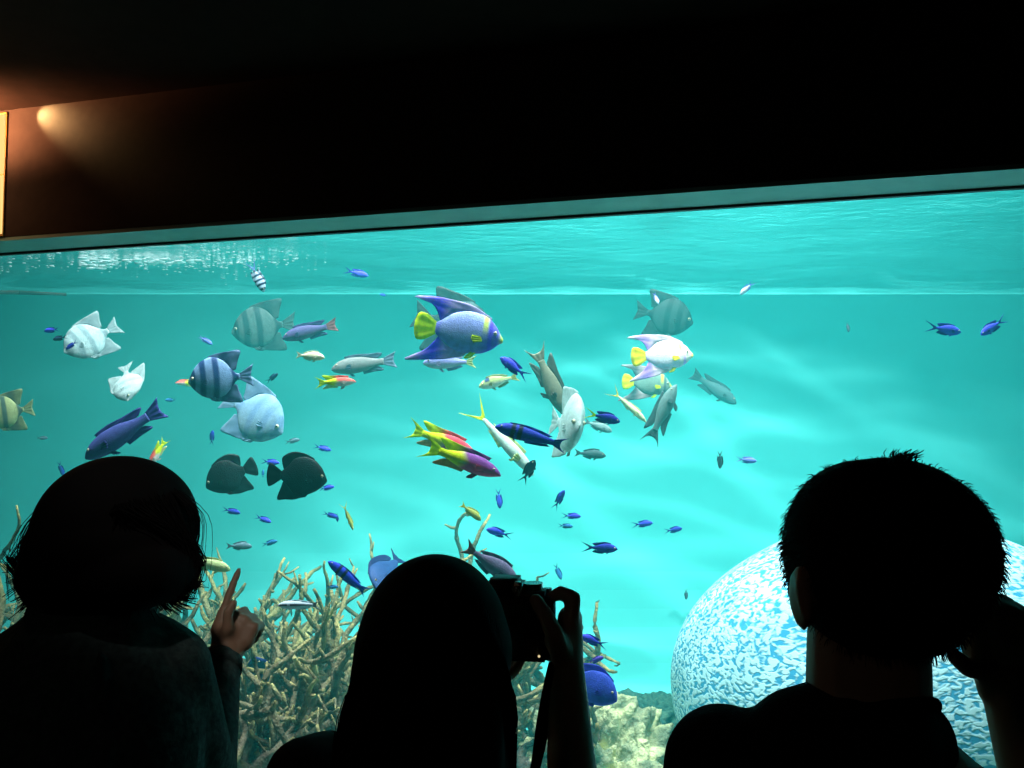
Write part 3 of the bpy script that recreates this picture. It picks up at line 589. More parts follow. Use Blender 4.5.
# ------------------------------------------------------------------ staghorn coral
def coral(px, Yc, topy, seed, label, spread=.55, n0=5, base_z=.15, r0=.028, tint=(.36, .29, .15), lean=(0, 0), gen=3, side=1.15):
    rnd = random.Random(seed); vs, fs, cols = [], [], []
    b0 = P(px, 700, Yc); b0.z = base_z; top = P(px, topy, Yc).z; H = top - base_z
    tint = tuple(x * .30 for x in tint); tip = (.38, .33, .13); base = mixc(tint, (.035, .028, .065), .8)  # base darkened towards the foot to stand for shade inside the thicket
    def tube(pts, rs):
        n = 8; s0 = len(vs); q = None
        for i, p in enumerate(pts):
            d = (pts[min(i + 1, len(pts) - 1)] - pts[max(i - 1, 0)]).normalized()
            q = d.to_track_quat('Z', 'Y')
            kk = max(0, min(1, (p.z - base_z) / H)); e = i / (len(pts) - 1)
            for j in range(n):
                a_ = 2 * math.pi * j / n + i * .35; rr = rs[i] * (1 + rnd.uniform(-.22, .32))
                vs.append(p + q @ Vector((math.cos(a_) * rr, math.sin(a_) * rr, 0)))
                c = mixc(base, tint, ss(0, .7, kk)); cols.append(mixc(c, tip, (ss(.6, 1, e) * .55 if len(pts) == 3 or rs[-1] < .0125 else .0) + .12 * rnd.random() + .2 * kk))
        for i in range(len(pts) - 1):
            for j in range(n):
                fs.append((s0 + i * n + j, s0 + i * n + (j + 1) % n, s0 + (i + 1) * n + (j + 1) % n, s0 + (i + 1) * n + j))
        fs.append(tuple(s0 + (len(pts) - 1) * n + j for j in range(n)))
    def grow(p, d, r, L, g):
        k = max(4, int(L / .026)); pts, rs = [p.copy()], [r]; dd = d.copy()
        for i in range(k):
            dd = (dd + Vector((rnd.gauss(0, .16), rnd.gauss(0, .16), rnd.gauss(0.015, .12)))).normalized()
            if pts[-1].y > 5.2 and dd.y > 0: dd.y = 0
            pts.append(pts[-1] + dd * (L / k))
            rs.append(r * (1 - .30 * (i + 1) / k) if g > 0 else r * (1 - .50 * ((i + 1) / k) ** 2))
        tube(pts, rs)
        for c in range(rnd.randint(1, 3)):          # short side nubs
            i = rnd.randint(1, k); ax = Vector((rnd.gauss(0, 1), rnd.gauss(0, 1), rnd.gauss(0, 1))).normalized()
            nd = (dd * .6 + ax).normalized(); ln_ = rnd.uniform(.03, .075); rr = min(rs[i] * .8, .013)
            tube([pts[i], pts[i] + nd * ln_ * .5, pts[i] + (nd + Vector((0, 0, .2))) * ln_], [rr, rr * .85, rr * .5])
        if g > 0:
            m = rnd.randint(2, 3)
            for c in range(m):
                i = int(k * rnd.uniform(.45, 1.0)) if c else k
                ax = Vector((rnd.gauss(0, 1), rnd.gauss(0, 1), rnd.gauss(0, 1))).normalized()
                nd = (dd + ax * side + Vector((0, 0, .12))).normalized()
                grow(pts[i], nd, rs[i] * .86, L * rnd.uniform(.6, .9), g - 1)
    for c in range(n0):
        a_ = 2 * math.pi * (c + rnd.random() * .6) / n0
        d = Vector((math.cos(a_) * spread + lean[0], math.sin(a_) * spread * .7 + lean[1], 1)).normalized()
        p = b0 + Vector((math.cos(a_) * .05, math.sin(a_) * .05, 0))
        grow(p, d, r0 * rnd.uniform(.85, 1.2), H * (.50 if gen == 3 else .55) * rnd.uniform(.75, 1.05), gen - 1)
    zz = [v.z for v in vs]; mz = max(zz); k = H / (mz - base_z)
    k = min(k, 1.25)
    vs = [Vector((v.x, v.y, base_z + (v.z - base_z) * k)) - b0 for v in vs]
    g = glassY(px) + .1
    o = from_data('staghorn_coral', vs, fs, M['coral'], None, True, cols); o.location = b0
    # keep clear of the glass
    dmin = min((b0 + v).dot(V) for v in vs)
    if dmin < GD + .06: o.location += V * (GD + .06 - dmin)
    return tag(o, label, 'coral', 'thicket of branching coral')
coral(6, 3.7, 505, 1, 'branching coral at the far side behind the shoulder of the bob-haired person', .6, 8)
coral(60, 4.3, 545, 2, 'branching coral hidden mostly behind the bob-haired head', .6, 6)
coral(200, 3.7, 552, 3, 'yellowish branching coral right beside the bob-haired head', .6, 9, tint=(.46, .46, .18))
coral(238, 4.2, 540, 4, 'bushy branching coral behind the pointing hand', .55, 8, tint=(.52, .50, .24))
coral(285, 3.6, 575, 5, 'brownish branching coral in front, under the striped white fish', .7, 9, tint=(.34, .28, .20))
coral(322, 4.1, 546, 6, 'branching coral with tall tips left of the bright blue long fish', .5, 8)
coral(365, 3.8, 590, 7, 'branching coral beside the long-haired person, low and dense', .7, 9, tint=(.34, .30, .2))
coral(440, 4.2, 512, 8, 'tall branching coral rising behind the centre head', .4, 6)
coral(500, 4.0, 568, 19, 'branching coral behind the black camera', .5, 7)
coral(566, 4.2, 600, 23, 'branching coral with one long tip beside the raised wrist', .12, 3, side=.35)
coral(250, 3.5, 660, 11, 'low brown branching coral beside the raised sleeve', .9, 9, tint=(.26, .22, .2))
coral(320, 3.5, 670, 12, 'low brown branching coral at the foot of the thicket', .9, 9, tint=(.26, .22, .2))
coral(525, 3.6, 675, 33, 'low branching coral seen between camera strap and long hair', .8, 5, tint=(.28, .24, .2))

# ------------------------------------------------------------------ brain coral and rocks
from mathutils import noise as mn
def rock(name, c, rad, seed, m, label, cat, rough=.22, sub=5, fr=2.2, flat=.0, group=None):
    bm = bmesh.new(); bmesh.ops.create_icosphere(bm, subdivisions=sub, radius=1)
    off = Vector((seed * 7.3, seed * 3.1, seed * 5.7))
    for v in bm.verts:
        d = v.co.normalized()
        k = 1 + rough * mn.fractal(d * fr + off, 1, 2.0, 5) + .07 * mn.noise(d * 11 + off) + .05 * mn.noise(d * 26 + off)
        v.co = Vector((d.x * rad[0] * k, d.y * rad[1] * k, d.z * rad[2] * k))
    mz = min(v.co.z for v in bm.verts)
    o = bmobj(name, bm, m, None, True); o.location = Vector(c)
    return tag(o, label, cat, group)
bc = P(900, 690, 3.8); brad = 1.0
bm = bmesh.new(); bmesh.ops.create_icosphere(bm, subdivisions=6, radius=brad)
for v in bm.verts:
    d = v.co.normalized(); k_ = 1 + .02 * mn.noise(d * 1.7); v.co = Vector((d.x * .955, d.y * .86, d.z * .715)) * k_; v.co.z = max(v.co.z, -bc.z + .02)
brm = bpy.data.materials.new('brain_coral_skin'); brm.use_nodes = True; nt = brm.node_tree; b = nt.nodes['Principled BSDF']; b.inputs['Roughness'].default_value = .95; b.inputs['Specular IOR Level'].default_value = 0
tc = nt.nodes.new('ShaderNodeTexCoord'); nz = nt.nodes.new('ShaderNodeTexNoise'); nz.inputs['Scale'].default_value = 5; nz.inputs['Detail'].default_value = 3
ma = nt.nodes.new('ShaderNodeVectorMath'); ma.operation = 'MULTIPLY_ADD'; ma.inputs[1].default_value = (.06, .06, .06)
nt.links.new(tc.outputs['Object'], nz.inputs['Vector']); nt.links.new(nz.outputs['Color'], ma.inputs[0]); nt.links.new(tc.outputs['Object'], ma.inputs[2])
n2 = nt.nodes.new('ShaderNodeTexNoise'); n2.inputs['Scale'].default_value = 46; n2.inputs['Detail'].default_value = 0.0; n2.inputs['Roughness'].default_value = .4; n2.inputs['Distortion'].default_value = .6
mp = nt.nodes.new('ShaderNodeMapping'); mp.inputs['Scale'].default_value = (.85, 1, 1.6)
nt.links.new(ma.outputs[0], mp.inputs['Vector']); nt.links.new(mp.outputs[0], n2.inputs['Vector'])
mu = nt.nodes.new('ShaderNodeMath'); mu.operation = 'MULTIPLY'; mu.inputs[1].default_value = 30.0
si = nt.nodes.new('ShaderNodeMath'); si.operation = 'SINE'
nt.links.new(n2.outputs['Fac'], mu.inputs[0]); nt.links.new(mu.outputs[0], si.inputs[0])
rp = nt.nodes.new('ShaderNodeValToRGB'); rp.color_ramp.elements[0].position = .0; rp.color_ramp.elements[0].color = (.05, .30, .50, 1); rp.color_ramp.elements[1].position = .85; rp.color_ramp.elements[1].color = (.50, .78, .84, 1)
m01 = nt.nodes.new('ShaderNodeMapRange'); m01.inputs['From Min'].default_value = .36; m01.inputs['From Max'].default_value = .60
nt.links.new(n2.outputs['Fac'], m01.inputs['Value']); nt.links.new(m01.outputs[0], rp.inputs['Fac']); nt.links.new(rp.outputs['Color'], b.inputs['Base Color'])
bp = nt.nodes.new('ShaderNodeBump'); bp.inputs['Strength'].default_value = .4; bp.inputs['Distance'].default_value = .008
nt.links.new(m01.outputs[0], bp.inputs['Height']); nt.links.new(bp.outputs[0], b.inputs['Normal'])
o = bmobj('brain_coral', bm, brm, None, True); o.location = bc; tag(o, 'huge pale blue dome of grooved brain coral behind the short-haired person', 'coral')

rock('reef_rock', P(600, 788, 3.9), (.38, .38, .35), 3, M['rock'], 'pale yellow green rock lit between the forearm and the round shoulder', 'rock', .42, 6, 3.2)
rock('reef_rock', P(545, 850, 3.7), (.36, .35, .36), 4, M['rock'], 'pale rock at the foot of the coral behind the forearm', 'rock', .3, 5)
rock('algae_ledge', P(648, 742, 4.45), (.44, .26, .21), 5, M['algae'], 'low dark green algae ledge left of the brain coral', 'rock', .25, 6, 5)
rock('reef_rock', P(290, 805, 4.15), (.70, .36, .38), 6, M['rock_blue'], 'bluish encrusted rock under the branching coral thicket', 'rock', .35, 6, 2.6)
rock('reef_rock', P(20, 860, 4.0), (.45, .36, .40), 8, M['rock_blue'], 'encrusted rock hidden behind the bob-haired person', 'rock', .35, 5, 2.6)
rock('reef_rock', P(450, 820, 4.3), (.36, .36, .36), 9, M['rock_blue'], 'encrusted rock behind the long-haired person', 'rock', .35, 5, 2.6)

# dark pipe under the surface at the far side
pp = [P(-60, 292, 5.2), P(20, 292.5, 5.2), P(66, 294.5, 5.2)]
bm = bmesh.new()
for i in range(2): ring(bm, pp[i], pp[i + 1] - pp[i], .013, .013 if i == 0 else .008, (pp[i + 1] - pp[i]).length, 12)
tag(bmobj('water_pipe', bm, M['pipe'], None, True), 'thin dark pipe just under the water surface', 'pipe')

# white flecks standing in for lamp glints on the underside of the surface
fm = mat('white_glint_flecks', (.95, .97, 1), .2, .6)
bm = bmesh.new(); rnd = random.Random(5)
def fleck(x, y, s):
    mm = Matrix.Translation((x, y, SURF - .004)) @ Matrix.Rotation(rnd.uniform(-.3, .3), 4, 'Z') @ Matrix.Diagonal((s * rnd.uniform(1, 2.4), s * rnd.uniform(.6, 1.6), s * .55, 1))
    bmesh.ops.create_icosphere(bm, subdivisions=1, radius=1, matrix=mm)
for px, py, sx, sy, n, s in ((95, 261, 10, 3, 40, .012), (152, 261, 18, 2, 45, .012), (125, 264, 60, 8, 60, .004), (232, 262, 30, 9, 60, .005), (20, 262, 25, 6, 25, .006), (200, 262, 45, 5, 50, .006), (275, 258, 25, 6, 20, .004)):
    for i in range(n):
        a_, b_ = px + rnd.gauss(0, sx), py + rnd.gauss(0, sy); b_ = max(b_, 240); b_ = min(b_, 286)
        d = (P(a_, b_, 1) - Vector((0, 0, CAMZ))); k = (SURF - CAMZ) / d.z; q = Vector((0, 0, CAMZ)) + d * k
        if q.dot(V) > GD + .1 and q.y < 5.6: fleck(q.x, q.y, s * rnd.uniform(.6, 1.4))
tag(bmobj('surface_glints', bm, fm, None, True), 'scattered white flecks standing for lamp glints on the water surface', 'glint', kind='stuff')

#P0#
# ------------------------------------------------------------------ people
def capsule(bm, p0, r0, p1, r1, n=14, m=5):
    p0, p1 = Vector(p0), Vector(p1); d = p1 - p0
    if d.length < 1e-5: d = Vector((0, 0, 1e-4))
    q = d.to_track_quat('Z', 'Y'); L = d.length; rings = []
    for i in range(m): a = -math.pi / 2 + (i + .5) / m * math.pi / 2; rings.append((r0 * math.sin(a), r0 * math.cos(a)))
    rings.append((0, r0)); rings.append((L, r1))
    for i in range(m): a = (i + .5) / m * math.pi / 2; rings.append((L + r1 * math.sin(a), r1 * math.cos(a)))
    vv = []
    for z, r in rings: vv.append([bm.verts.new(p0 + q @ Vector((math.cos(2 * math.pi * j / n) * r, math.sin(2 * math.pi * j / n) * r, z))) for j in range(n)])
    for a, b in zip(vv, vv[1:]):
        for j in range(n): bm.faces.new((a[j], a[(j + 1) % n], b[(j + 1) % n], b[j]))
    bm.faces.new(vv[0][::-1]); bm.faces.new(vv[-1])
def ell(bm, c, r, rot=None):
    mm = Matrix.Translation(Vector(c)) @ (rot.to_matrix().to_4x4() if rot else Matrix()) @ Matrix.Diagonal((*r, 1))
    bmesh.ops.create_uvsphere(bm, u_segments=28, v_segments=18, radius=1, matrix=mm)
def fuse(name, bm, voxel, m, parent=None, smooth=6, fac=.5):
    me = bpy.data.meshes.new(name); bm.to_mesh(me); bm.free()
    o = bpy.data.objects.new(name, me); C.objects.link(o)
    md = o.modifiers.new('r', 'REMESH'); md.mode = 'VOXEL'; md.voxel_size = voxel
    ms = o.modifiers.new('s', 'SMOOTH'); ms.iterations = smooth; ms.factor = fac
    dg = bpy.context.evaluated_depsgraph_get(); dg.update()
    me2 = bpy.data.meshes.new_from_object(o.evaluated_get(dg)); bpy.data.objects.remove(o); bpy.data.meshes.remove(me)
    me2.name = name; me2.materials.clear()
    return link(name, me2, m, parent, True)
def frame_rot(fw, up=Vector((0, 0, 1))):     # columns: right, forward, up
    fw = fw.normalized(); r = fw.cross(up).normalized(); u = r.cross(fw)
    return Matrix((r, fw, u)).transposed()
def head_prims(bm, c, s, rt, earx=.70):                # c = centre of the skull, s = half height of the head (about .115)
    def q(x, y, z): return Vector(c) + rt @ Vector((x * s, y * s, z * s))
    rq = rt.to_quaternion()
    ell(bm, q(0, -.05, .20), (.68 * s, .84 * s, .72 * s), rq)      # cranium
    ell(bm, q(0, .22, -.35), (.52 * s, .55 * s, .62 * s), rq)      # face and jaw
    ell(bm, q(0, .62, -.78), (.20 * s, .16 * s, .15 * s), rq)      # chin
    capsule(bm, q(0, .78, .08), .07 * s, q(0, .97, -.24), .12 * s)  # nose
    for sd in (1, -1):
        ell(bm, q(sd * .10, .88, -.27), (.07 * s, .07 * s, .06 * s), rq)
        ell(bm, q(sd * .36, .60, -.2), (.2 * s, .16 * s, .18 * s), rq)        # cheek
        capsule(bm, q(sd * .12, .76, .16), .08 * s, q(sd * .45, .62, .18), .08 * s)  # brow
        ell(bm, q(sd * earx, -.06, -.12), (.07 * s, .17 * s, .27 * s), rq)    # ear
        capsule(bm, q(sd * (earx + .05), -.16, .04), .05 * s, q(sd * (earx + .03), -.20, -.26), .04 * s)
        capsule(bm, q(sd * .55, -.05, -.12), .15 * s, q(sd * earx, -.08, -.14), .07 * s)
    capsule(bm, q(-.16, .80, -.50), .06 * s, q(.16, .80, -.50), .06 * s)
    capsule(bm, q(-.13, .80, -.59), .07 * s, q(.13, .80, -.59), .07 * s)
    return q
def face_parts(root, q, s):
    for sd in (1, -1):
        e = uvs('eye_white', q(sd * .28, .68, .02), .11 * s, M['eyewhite'], root); uvs('iris', q(sd * .28, .76, .02), .055 * s, M['eye'], e)
    bm = bmesh.new(); capsule(bm, q(-.15, .85, -.54), .025 * s, q(.15, .85, -.54), .025 * s); bmobj('lips', bm, M['lip'], root, True)
def hand(bm, wr, kn, across, curls, thumb, sz=1.0, lens=(.041, .024, .018), splay=.06, nrm=None):
    """wr wrist, kn middle knuckle, across = unit vector from little finger side to index side; curls = (index..little) total bend"""
    wr, kn = Vector(wr), Vector(kn); d = (kn - wr).normalized(); across = (across - d * across.dot(d)).normalized()
    nrm = d.cross(across).normalized() if nrm is None else nrm       # fingers bend towards nrm
    for k in range(4):
        off = (1.5 - k) * .0205 * sz; kp = kn + across * off - d * (.003, 0, .003, .010)[k] * sz
        capsule(bm, wr + across * off * .55, .0135 * sz, kp, .0115 * sz)
        capsule(bm, wr + across * off * .4 + (kp - wr) * .5, .0145 * sz, kp, .0105 * sz)
        dd = (d + across * (1.5 - k) * splay).normalized(); p = kp; fl = (.96, 1.0, .95, .78)[k]
        c = curls[k]; ax_ = dd.cross(nrm).normalized()
        for j, (L, r) in enumerate(zip(lens, (.0088, .0080, .0070))):
            b = c[j] if isinstance(c, (tuple, list)) else c / 3
            dd = (Matrix.Rotation(b, 3, ax_) @ dd).normalized()
            q = p + dd * L * fl * sz * 1.0
            capsule(bm, p, r * sz * 1.04, q, r * sz * .96); p = q
    if thumb:
        t = [wr + across * .012 * sz + d * .012 * sz] + [Vector(x) for x in thumb]
        for a, b, r in zip(t, t[1:], (.0135, .0105, .0092)): capsule(bm, a, r * sz, b, r * sz * .9)
def nrmperp(dd, nrm): return (nrm - dd * nrm.dot(dd)).normalized()
def limb(bm, pts, rs):
    for a, b, r, s in zip(pts, pts[1:], rs, rs[1:]): capsule(bm, a, r, b, s)
def strands(name, lst, m, parent, n=4):      # lst: (points, r0, r1)
    vs, fs = [], []
    for pts, r0, r1 in lst:
        s0 = len(vs)
        for i, p in enumerate(pts):
            d = (pts[min(i + 1, len(pts) - 1)] - pts[max(i - 1, 0)]).normalized(); q = d.to_track_quat('Z', 'Y'); r = r0 + (r1 - r0) * i / (len(pts) - 1)
            for j in range(n): a = 2 * math.pi * j / n; vs.append(p + q @ Vector((math.cos(a) * r, math.sin(a) * r, 0)))
        for i in range(len(pts) - 1):
            for j in range(n): fs.append((s0 + i * n + j, s0 + i * n + (j + 1) % n, s0 + (i + 1) * n + (j + 1) % n, s0 + (i + 1) * n + j))
    return from_data(name, vs, fs, m, parent)
def lower_body(sk, tr, hips, yaw, floor_legs, hw=.09):
    """legs down to the floor; sk skin bmesh, tr trousers bmesh"""
    rt = Matrix.Rotation(yaw, 3, 'Z'); out = []
    h = Vector(hips)
    ell(tr, h, (.175, .125, .12), rt.to_quaternion()); ell(sk, h, (.16, .11, .11), rt.to_quaternion())
    for sd in (1, -1):
        hp = h + rt @ Vector((sd * hw, 0, -.03)); kn = Vector((hp.x, hp.y, 0)) + rt @ Vector((sd * .01, .01, 0)); kn.z = h.z * .53
        an = kn + rt @ Vector((sd * .01, -.03, 0)); an.z = .085
        limb(sk, [hp, kn, an], [.075, .05, .035]); limb(tr, [hp, kn, Vector((an.x, an.y, .10))], [.092, .066, .052])
        limb(sk, [an, an + rt @ Vector((0, .12, -.045))], [.035, .028])
        out.append((an, rt))
    return out
def shoes(root, feet):
    for an, rt in feet:
        bm = bmesh.new(); a = Vector((an.x, an.y, .045))
        limb(bm, [a + rt @ Vector((0, -.05, 0)), a + rt @ Vector((0, .06, 0)), a + rt @ Vector((0, .17, -.008))], [.043, .045, .036])
        capsule(bm, a, .043, a + Vector((0, 0, .05)), .045)
        o = fuse('shoe', bm, .006, M['shoe'], root)
        for v in o.data.vertices: v.co.z = max(v.co.z, .004)
VX = .0042

# --- short-haired person (rightmost), dark T-shirt, both arms raised in front
hc = P(882, 575, .80); yaw = R(8); rt = Matrix.Rotation(yaw, 3, 'Z') @ Matrix.Rotation(R(-3), 3, 'Y')
s = .108; sk = bmesh.new(); q3 = head_prims(sk, hc, s, rt, .755)
neck0 = P(868, 640, .80); neckb = P(868, 740, .80)
limb(sk, [neck0, neckb], [.053, .055])
LS, RS = P(724, 766, .83), P(1010, 850, .82)         # shoulder joints
chest = (LS + RS) / 2 + Vector((-.01, 0, -.12)); hips = chest + Vector((0, -.01, -.40))
rq = rt.to_quaternion()
ell(sk, chest, (.155, .105, .17), rq); limb(sk, [chest, hips], [.12, .12]); limb(sk, [LS, neckb, RS], [.04, .05, .04])
LE, RE = LS + Vector((.0, .12, -.25)), P(1043, 810, .93)
LW = LE + Vector((.10, .16, .05)); RW = P(1008, 690, .97)
limb(sk, [LS, LE, LW], [.046, .038, .028]); limb(sk, [RS, P(1060, 960, .88), RE, RW], [.046, .040, .036, .027])
hand(sk, LW, LW + Vector((.02, .07, .05)), Vector((1, 0, 0)), (1.2, 1.3, 1.4, 1.5), [LW + Vector((.05, .04, .03)), LW + Vector((.06, .07, .05))])
# right hand, back towards the viewer, fingers folded in to the side of the face
kn = P(1000, 612, .975)
hand(sk, RW, kn, Vector((-1, 0, .1)), ((.9, 1.0, .9), (1.0, 1.0, .9), (1.0, 1.1, .8), (1.0, 1.1, .8)), [P(985, 672, .965), P(968, 668, .95), P(954, 656, .94)], 1.08, nrm=Vector((-.75, .62, -.1)).normalized())
capsule(sk, P(1005, 650, .97), .020, P(1018, 640, .975), .022)
tr = bmesh.new(); feet = lower_body(sk, tr, hips, yaw, None)
man = fuse('person', sk, VX, M['skin']); tag(man, 'person with short black hair and dark T-shirt, seen from behind, one hand at face', 'person')
face_parts(man, q3, s)
fuse('trousers', tr, .008, M['trousers'], man); shoes(man, feet)
bm = bmesh.new(); ell(bm, chest, (.165, .13, .17), rq); limb(bm, [chest, hips + Vector((0, 0, -.05))], [.15, .152])
limb(bm, [LS + Vector((0, 0, -.002)), P(760, 778, .81), P(806, 756, .81), P(868, 748, .80), P(900, 774, .81), RS], [.051, .050, .060, .062, .050, .048])
limb(bm, [P(800, 737, .80), P(868, 735, .79), P(902, 742, .80)], [.044, .06, .046])
limb(bm, [LS, LS.lerp(LE, .55)], [.056, .058]); limb(bm, [RS, RS + Vector((.03, .03, -.14))], [.05, .055])
fuse('t_shirt', bm, .006, M['shirt_black'], man)
bm = bmesh.new()   # collar ring
cc = P(866, 716, .805)
for i in range(20):
    a, b = 2 * math.pi * i / 20, 2 * math.pi * (i + 1) / 20
    f_ = lambda t: cc + rt @ Vector((math.cos(t) * .055, math.sin(t) * .062, math.sin(t) * -.028))
    capsule(bm, f_(a), .007, f_(b), .007, 8, 2)
fuse('collar', bm, .004, M['shirt_black'], man, 2)
# hair: skull cap and many short hairs
bm = bmesh.new(); W3 = lambda px, py, dy=0: P(px, py, .80 + dy)
ell(bm, W3(888, 547), (.084, .104, .081), rq); ell(bm, W3(868, 558), (.068, .10, .089), rq); ell(bm, W3(916, 552), (.058, .088, .068), rq); ell(bm, W3(928, 575, -.02), (.040, .06, .048), rq)
ell(bm, W3(864, 600, -.01), (.050, .07, .052), rq); ell(bm, W3(902, 604, -.01), (.052, .07, .045), rq)
hair = fuse('hair', bm, .005, M['hair'], man, 10)
rnd = random.Random(3); ls = []
pv = [(v.co.copy(), v.normal.copy()) for v in hair.data.vertices]
for i in range(5200):
    p, nn = rnd.choice(pv)
    if nn.y > .75: continue
    down = Vector((0, 0, -1)); d = (nn * (.35 + .3 * rnd.random()) + down * .6 + Vector((rnd.gauss(0, .2), rnd.gauss(0, .2), rnd.gauss(0, .2)))).normalized()
    L = rnd.uniform(.004, .008); ls.append(([p - nn * .004, p + d * L * .5, p + d * L + down * L * .2], .0006, .0002))
for i in range(90):          # cowlick at the crown
    x = rnd.gauss(901, 7); p = W3(x, 463, rnd.uniform(-.03, .03)); d = Vector((rnd.gauss(.15, .5), rnd.gauss(0, .3), 1)).normalized(); L = rnd.uniform(.008, .016)
    ls.append(([p, p + d * L * .6, p + d * L + Vector((.004, 0, -.002))], .0009, .0002))
strands('hair_tips', ls, M['hair'], hair, 3)

# --- bob-haired person (leftmost), pointing at the tank
Yb = 1.10; W1 = lambda px, py, dy=0: P(px, py, Yb + dy)
hc = W1(114, 543, .01); yaw = R(-22); rt = Matrix.Rotation(yaw, 3, 'Z'); rq = rt.to_quaternion(); s = .108
sk = bmesh.new(); q1 = head_prims(sk, hc, s, rt)
limb(sk, [W1(105, 600), W1(95, 650)], [.05, .055])
LS, RS = W1(5, 678), W1(170, 668)
chest = W1(88, 740); hips = chest + Vector((0, -.01, -.40))
ell(sk, chest, (.13, .095, .16), rq); limb(sk, [chest, hips], [.105, .11]); limb(sk, [LS, W1(92, 650), RS], [.038, .045, .038])
LE = LS + Vector((-.05, .04, -.26)); LW = LE + Vector((.02, .10, -.20))
RE = W1(203, 775, .12); RWr = W1(226, 652, .26)
limb(sk, [LS, LE, LW], [.042, .034, .026]); limb(sk, [RS, RE, RWr], [.042, .034, .024])
hand(sk, LW, LW + Vector((.0, .03, -.08)), Vector((0, 1, 0)), (.5, .6, .7, .8), [LW + Vector((.02, .03, -.03)), LW + Vector((.02, .05, -.05))])
hand(sk, RWr, W1(240, 617, .275), Vector((-.9, 0, .25)), ((.05, .1, .1), (1.2, 1.3, .7), (1.3, 1.3, .8), (1.3, 1.3, .8)), [W1(228, 628, .25), W1(228, 612, .25), W1(234, 603, .255)], .86, nrm=Vector((.15, .98, .0)).normalized())
tr = bmesh.new(); feet = lower_body(sk, tr, hips, yaw * .5, None, .08)
wom = fuse('person', sk, VX, M['skin']); tag(wom, 'person with chin-length bob and dark teal shirt, pointing a raised hand at the tank', 'person')
face_parts(wom, q1, s); fuse('trousers', tr, .008, M['trousers'], wom); shoes(wom, feet)
bm = bmesh.new(); ell(bm, chest, (.150, .12, .185), rq); ell(bm, W1(128, 720), (.095, .09, .10), rq); limb(bm, [chest, hips + Vector((0, 0, -.06))], [.14, .145])
limb(bm, [LS, W1(40, 655), W1(98, 640), W1(150, 655), RS], [.050, .050, .060, .05, .050])
limb(bm, [LS, LE, LW], [.050, .044, .036])
limb(bm, [RS, W1(188, 740, .05), RE], [.050, .050, .045]); limb(bm, [RE, W1(217, 668, .235)], [.045, .035])
# cloth folds on the back
for a_, b_ in (((100, 655), (104, 768)), ((60, 680), (70, 790))):
    limb(bm, [W1(*a_, -.10), W1(*b_, -.115)], [.006, .010])
sh = fuse('shirt', bm, .006, M['shirt_teal'], wom, 4)
bm = bmesh.new()
cc = W1(92, 622); ncol = 22; ra, rb = .080, .066      # stand collar
def colf(t, k, rr): return cc + rt @ Vector((math.cos(t) * (ra + rr), math.sin(t) * (rb + rr), k))
for i in range(ncol):
    a, b = 2 * math.pi * i / ncol, 2 * math.pi * (i + 1) / ncol
    for k in (-.015, -.005, .006, .016): capsule(bm, colf(a, k, -k * .3), .007, colf(b, k, -k * .3), .007, 8, 2)
fuse('collar', bm, .004, M['shirt_teal'], wom, 2)
bm = bmesh.new(); cw = W1(218, 664, .237); ax = (W1(226, 652, .26) - RE).normalized(); ring(bm, cw - ax * .010, ax, .0365, .0355, .016); bmobj('cuff', bm, M['shirt_teal'], wom, True)
bm = bmesh.new()
ell(bm, W1(119, 528, -.0), (.078, .112, .090), rq); ell(bm, W1(112, 548, -.01), (.085, .110, .074), rq)
ell(bm, W1(86, 572, -.03), (.074, .080, .046), rq); ell(bm, W1(134, 574, -.035), (.068, .08, .042), rq)
limb(bm, [W1(36, 560), W1(30, 578), W1(19, 566)], [.020, .017, .008]); limb(bm, [W1(30, 580), W1(40, 597)], [.02, .02])
limb(bm, [W1(172, 560), W1(176, 586), W1(184, 584)], [.024, .018, .006])
hair = fuse('hair', bm, .005, M['hair'], wom, 8)
rnd = random.Random(9); ls = []
def lock(pts, n, sp_, r=.0006):
    for _ in range(n):
        o = Vector((rnd.gauss(0, sp_), rnd.gauss(0, sp_ * 2), rnd.gauss(0, sp_))); k = rnd.uniform(.8, 1.2)
        pp_ = [W1(*p) for p in pts]; pp_ = [spline(pp_, t / 9) + o * (.3 + t / 9 * k) for t in range(10)]
        ls.append((pp_, r, r * .35))
lock([(74, 482), (46, 506), (25, 532), (20, 560), (26, 580)], 26, .005); lock([(70, 490), (38, 520), (26, 548), (14, 566)], 26, .005)
lock([(60, 500), (36, 530), (22, 556), (28, 584)], 60, .006, .0010); lock([(50, 520), (32, 552), (26, 576), (11, 560)], 90, .0035, .0014)
lock([(168, 488), (191, 508), (197, 530), (190, 560), (186, 580)], 30, .005); lock([(172, 490), (194, 515), (191, 550), (180, 590)], 22, .006)
lock([(170, 520), (188, 545), (186, 575), (194, 566)], 80, .004, .0013); lock([(165, 550), (178, 580), (190, 584)], 90, .005, .0014); lock([(155, 565), (170, 594), (184, 600)], 80, .006, .0013)
lock([(50, 560), (40, 590), (30, 600)], 90, .007, .0013); lock([(70, 575), (62, 598), (56, 612)], 80, .010, .0013); lock([(110, 580), (110, 600), (106, 614)], 110, .014, .0013); lock([(140, 580), (148, 600), (154, 610)], 80, .009, .0013)
lock([(45, 540), (34, 572), (20, 584)], 80, .005, .0014)
for i in range(1100):
    a = rnd.uniform(0, math.pi); x = math.cos(a); k_ = rnd.random()
    pts = [(119 + 60 * x * k_, 510 - 30 * k_ * math.sin(a) , -.09 + .07 * k_), (116 + 80 * x, 548, -.085 + .075 * abs(x)), (112 + 82 * x + rnd.gauss(0, 3), 580 + rnd.gauss(0, 4), -.09 + .07 * abs(x)), (110 + 76 * x + rnd.gauss(0, 5), 600 + rnd.gauss(0, 6) - 10 * abs(x), -.085 + .06 * abs(x))]
    lock(pts, 1, .003, .0008)
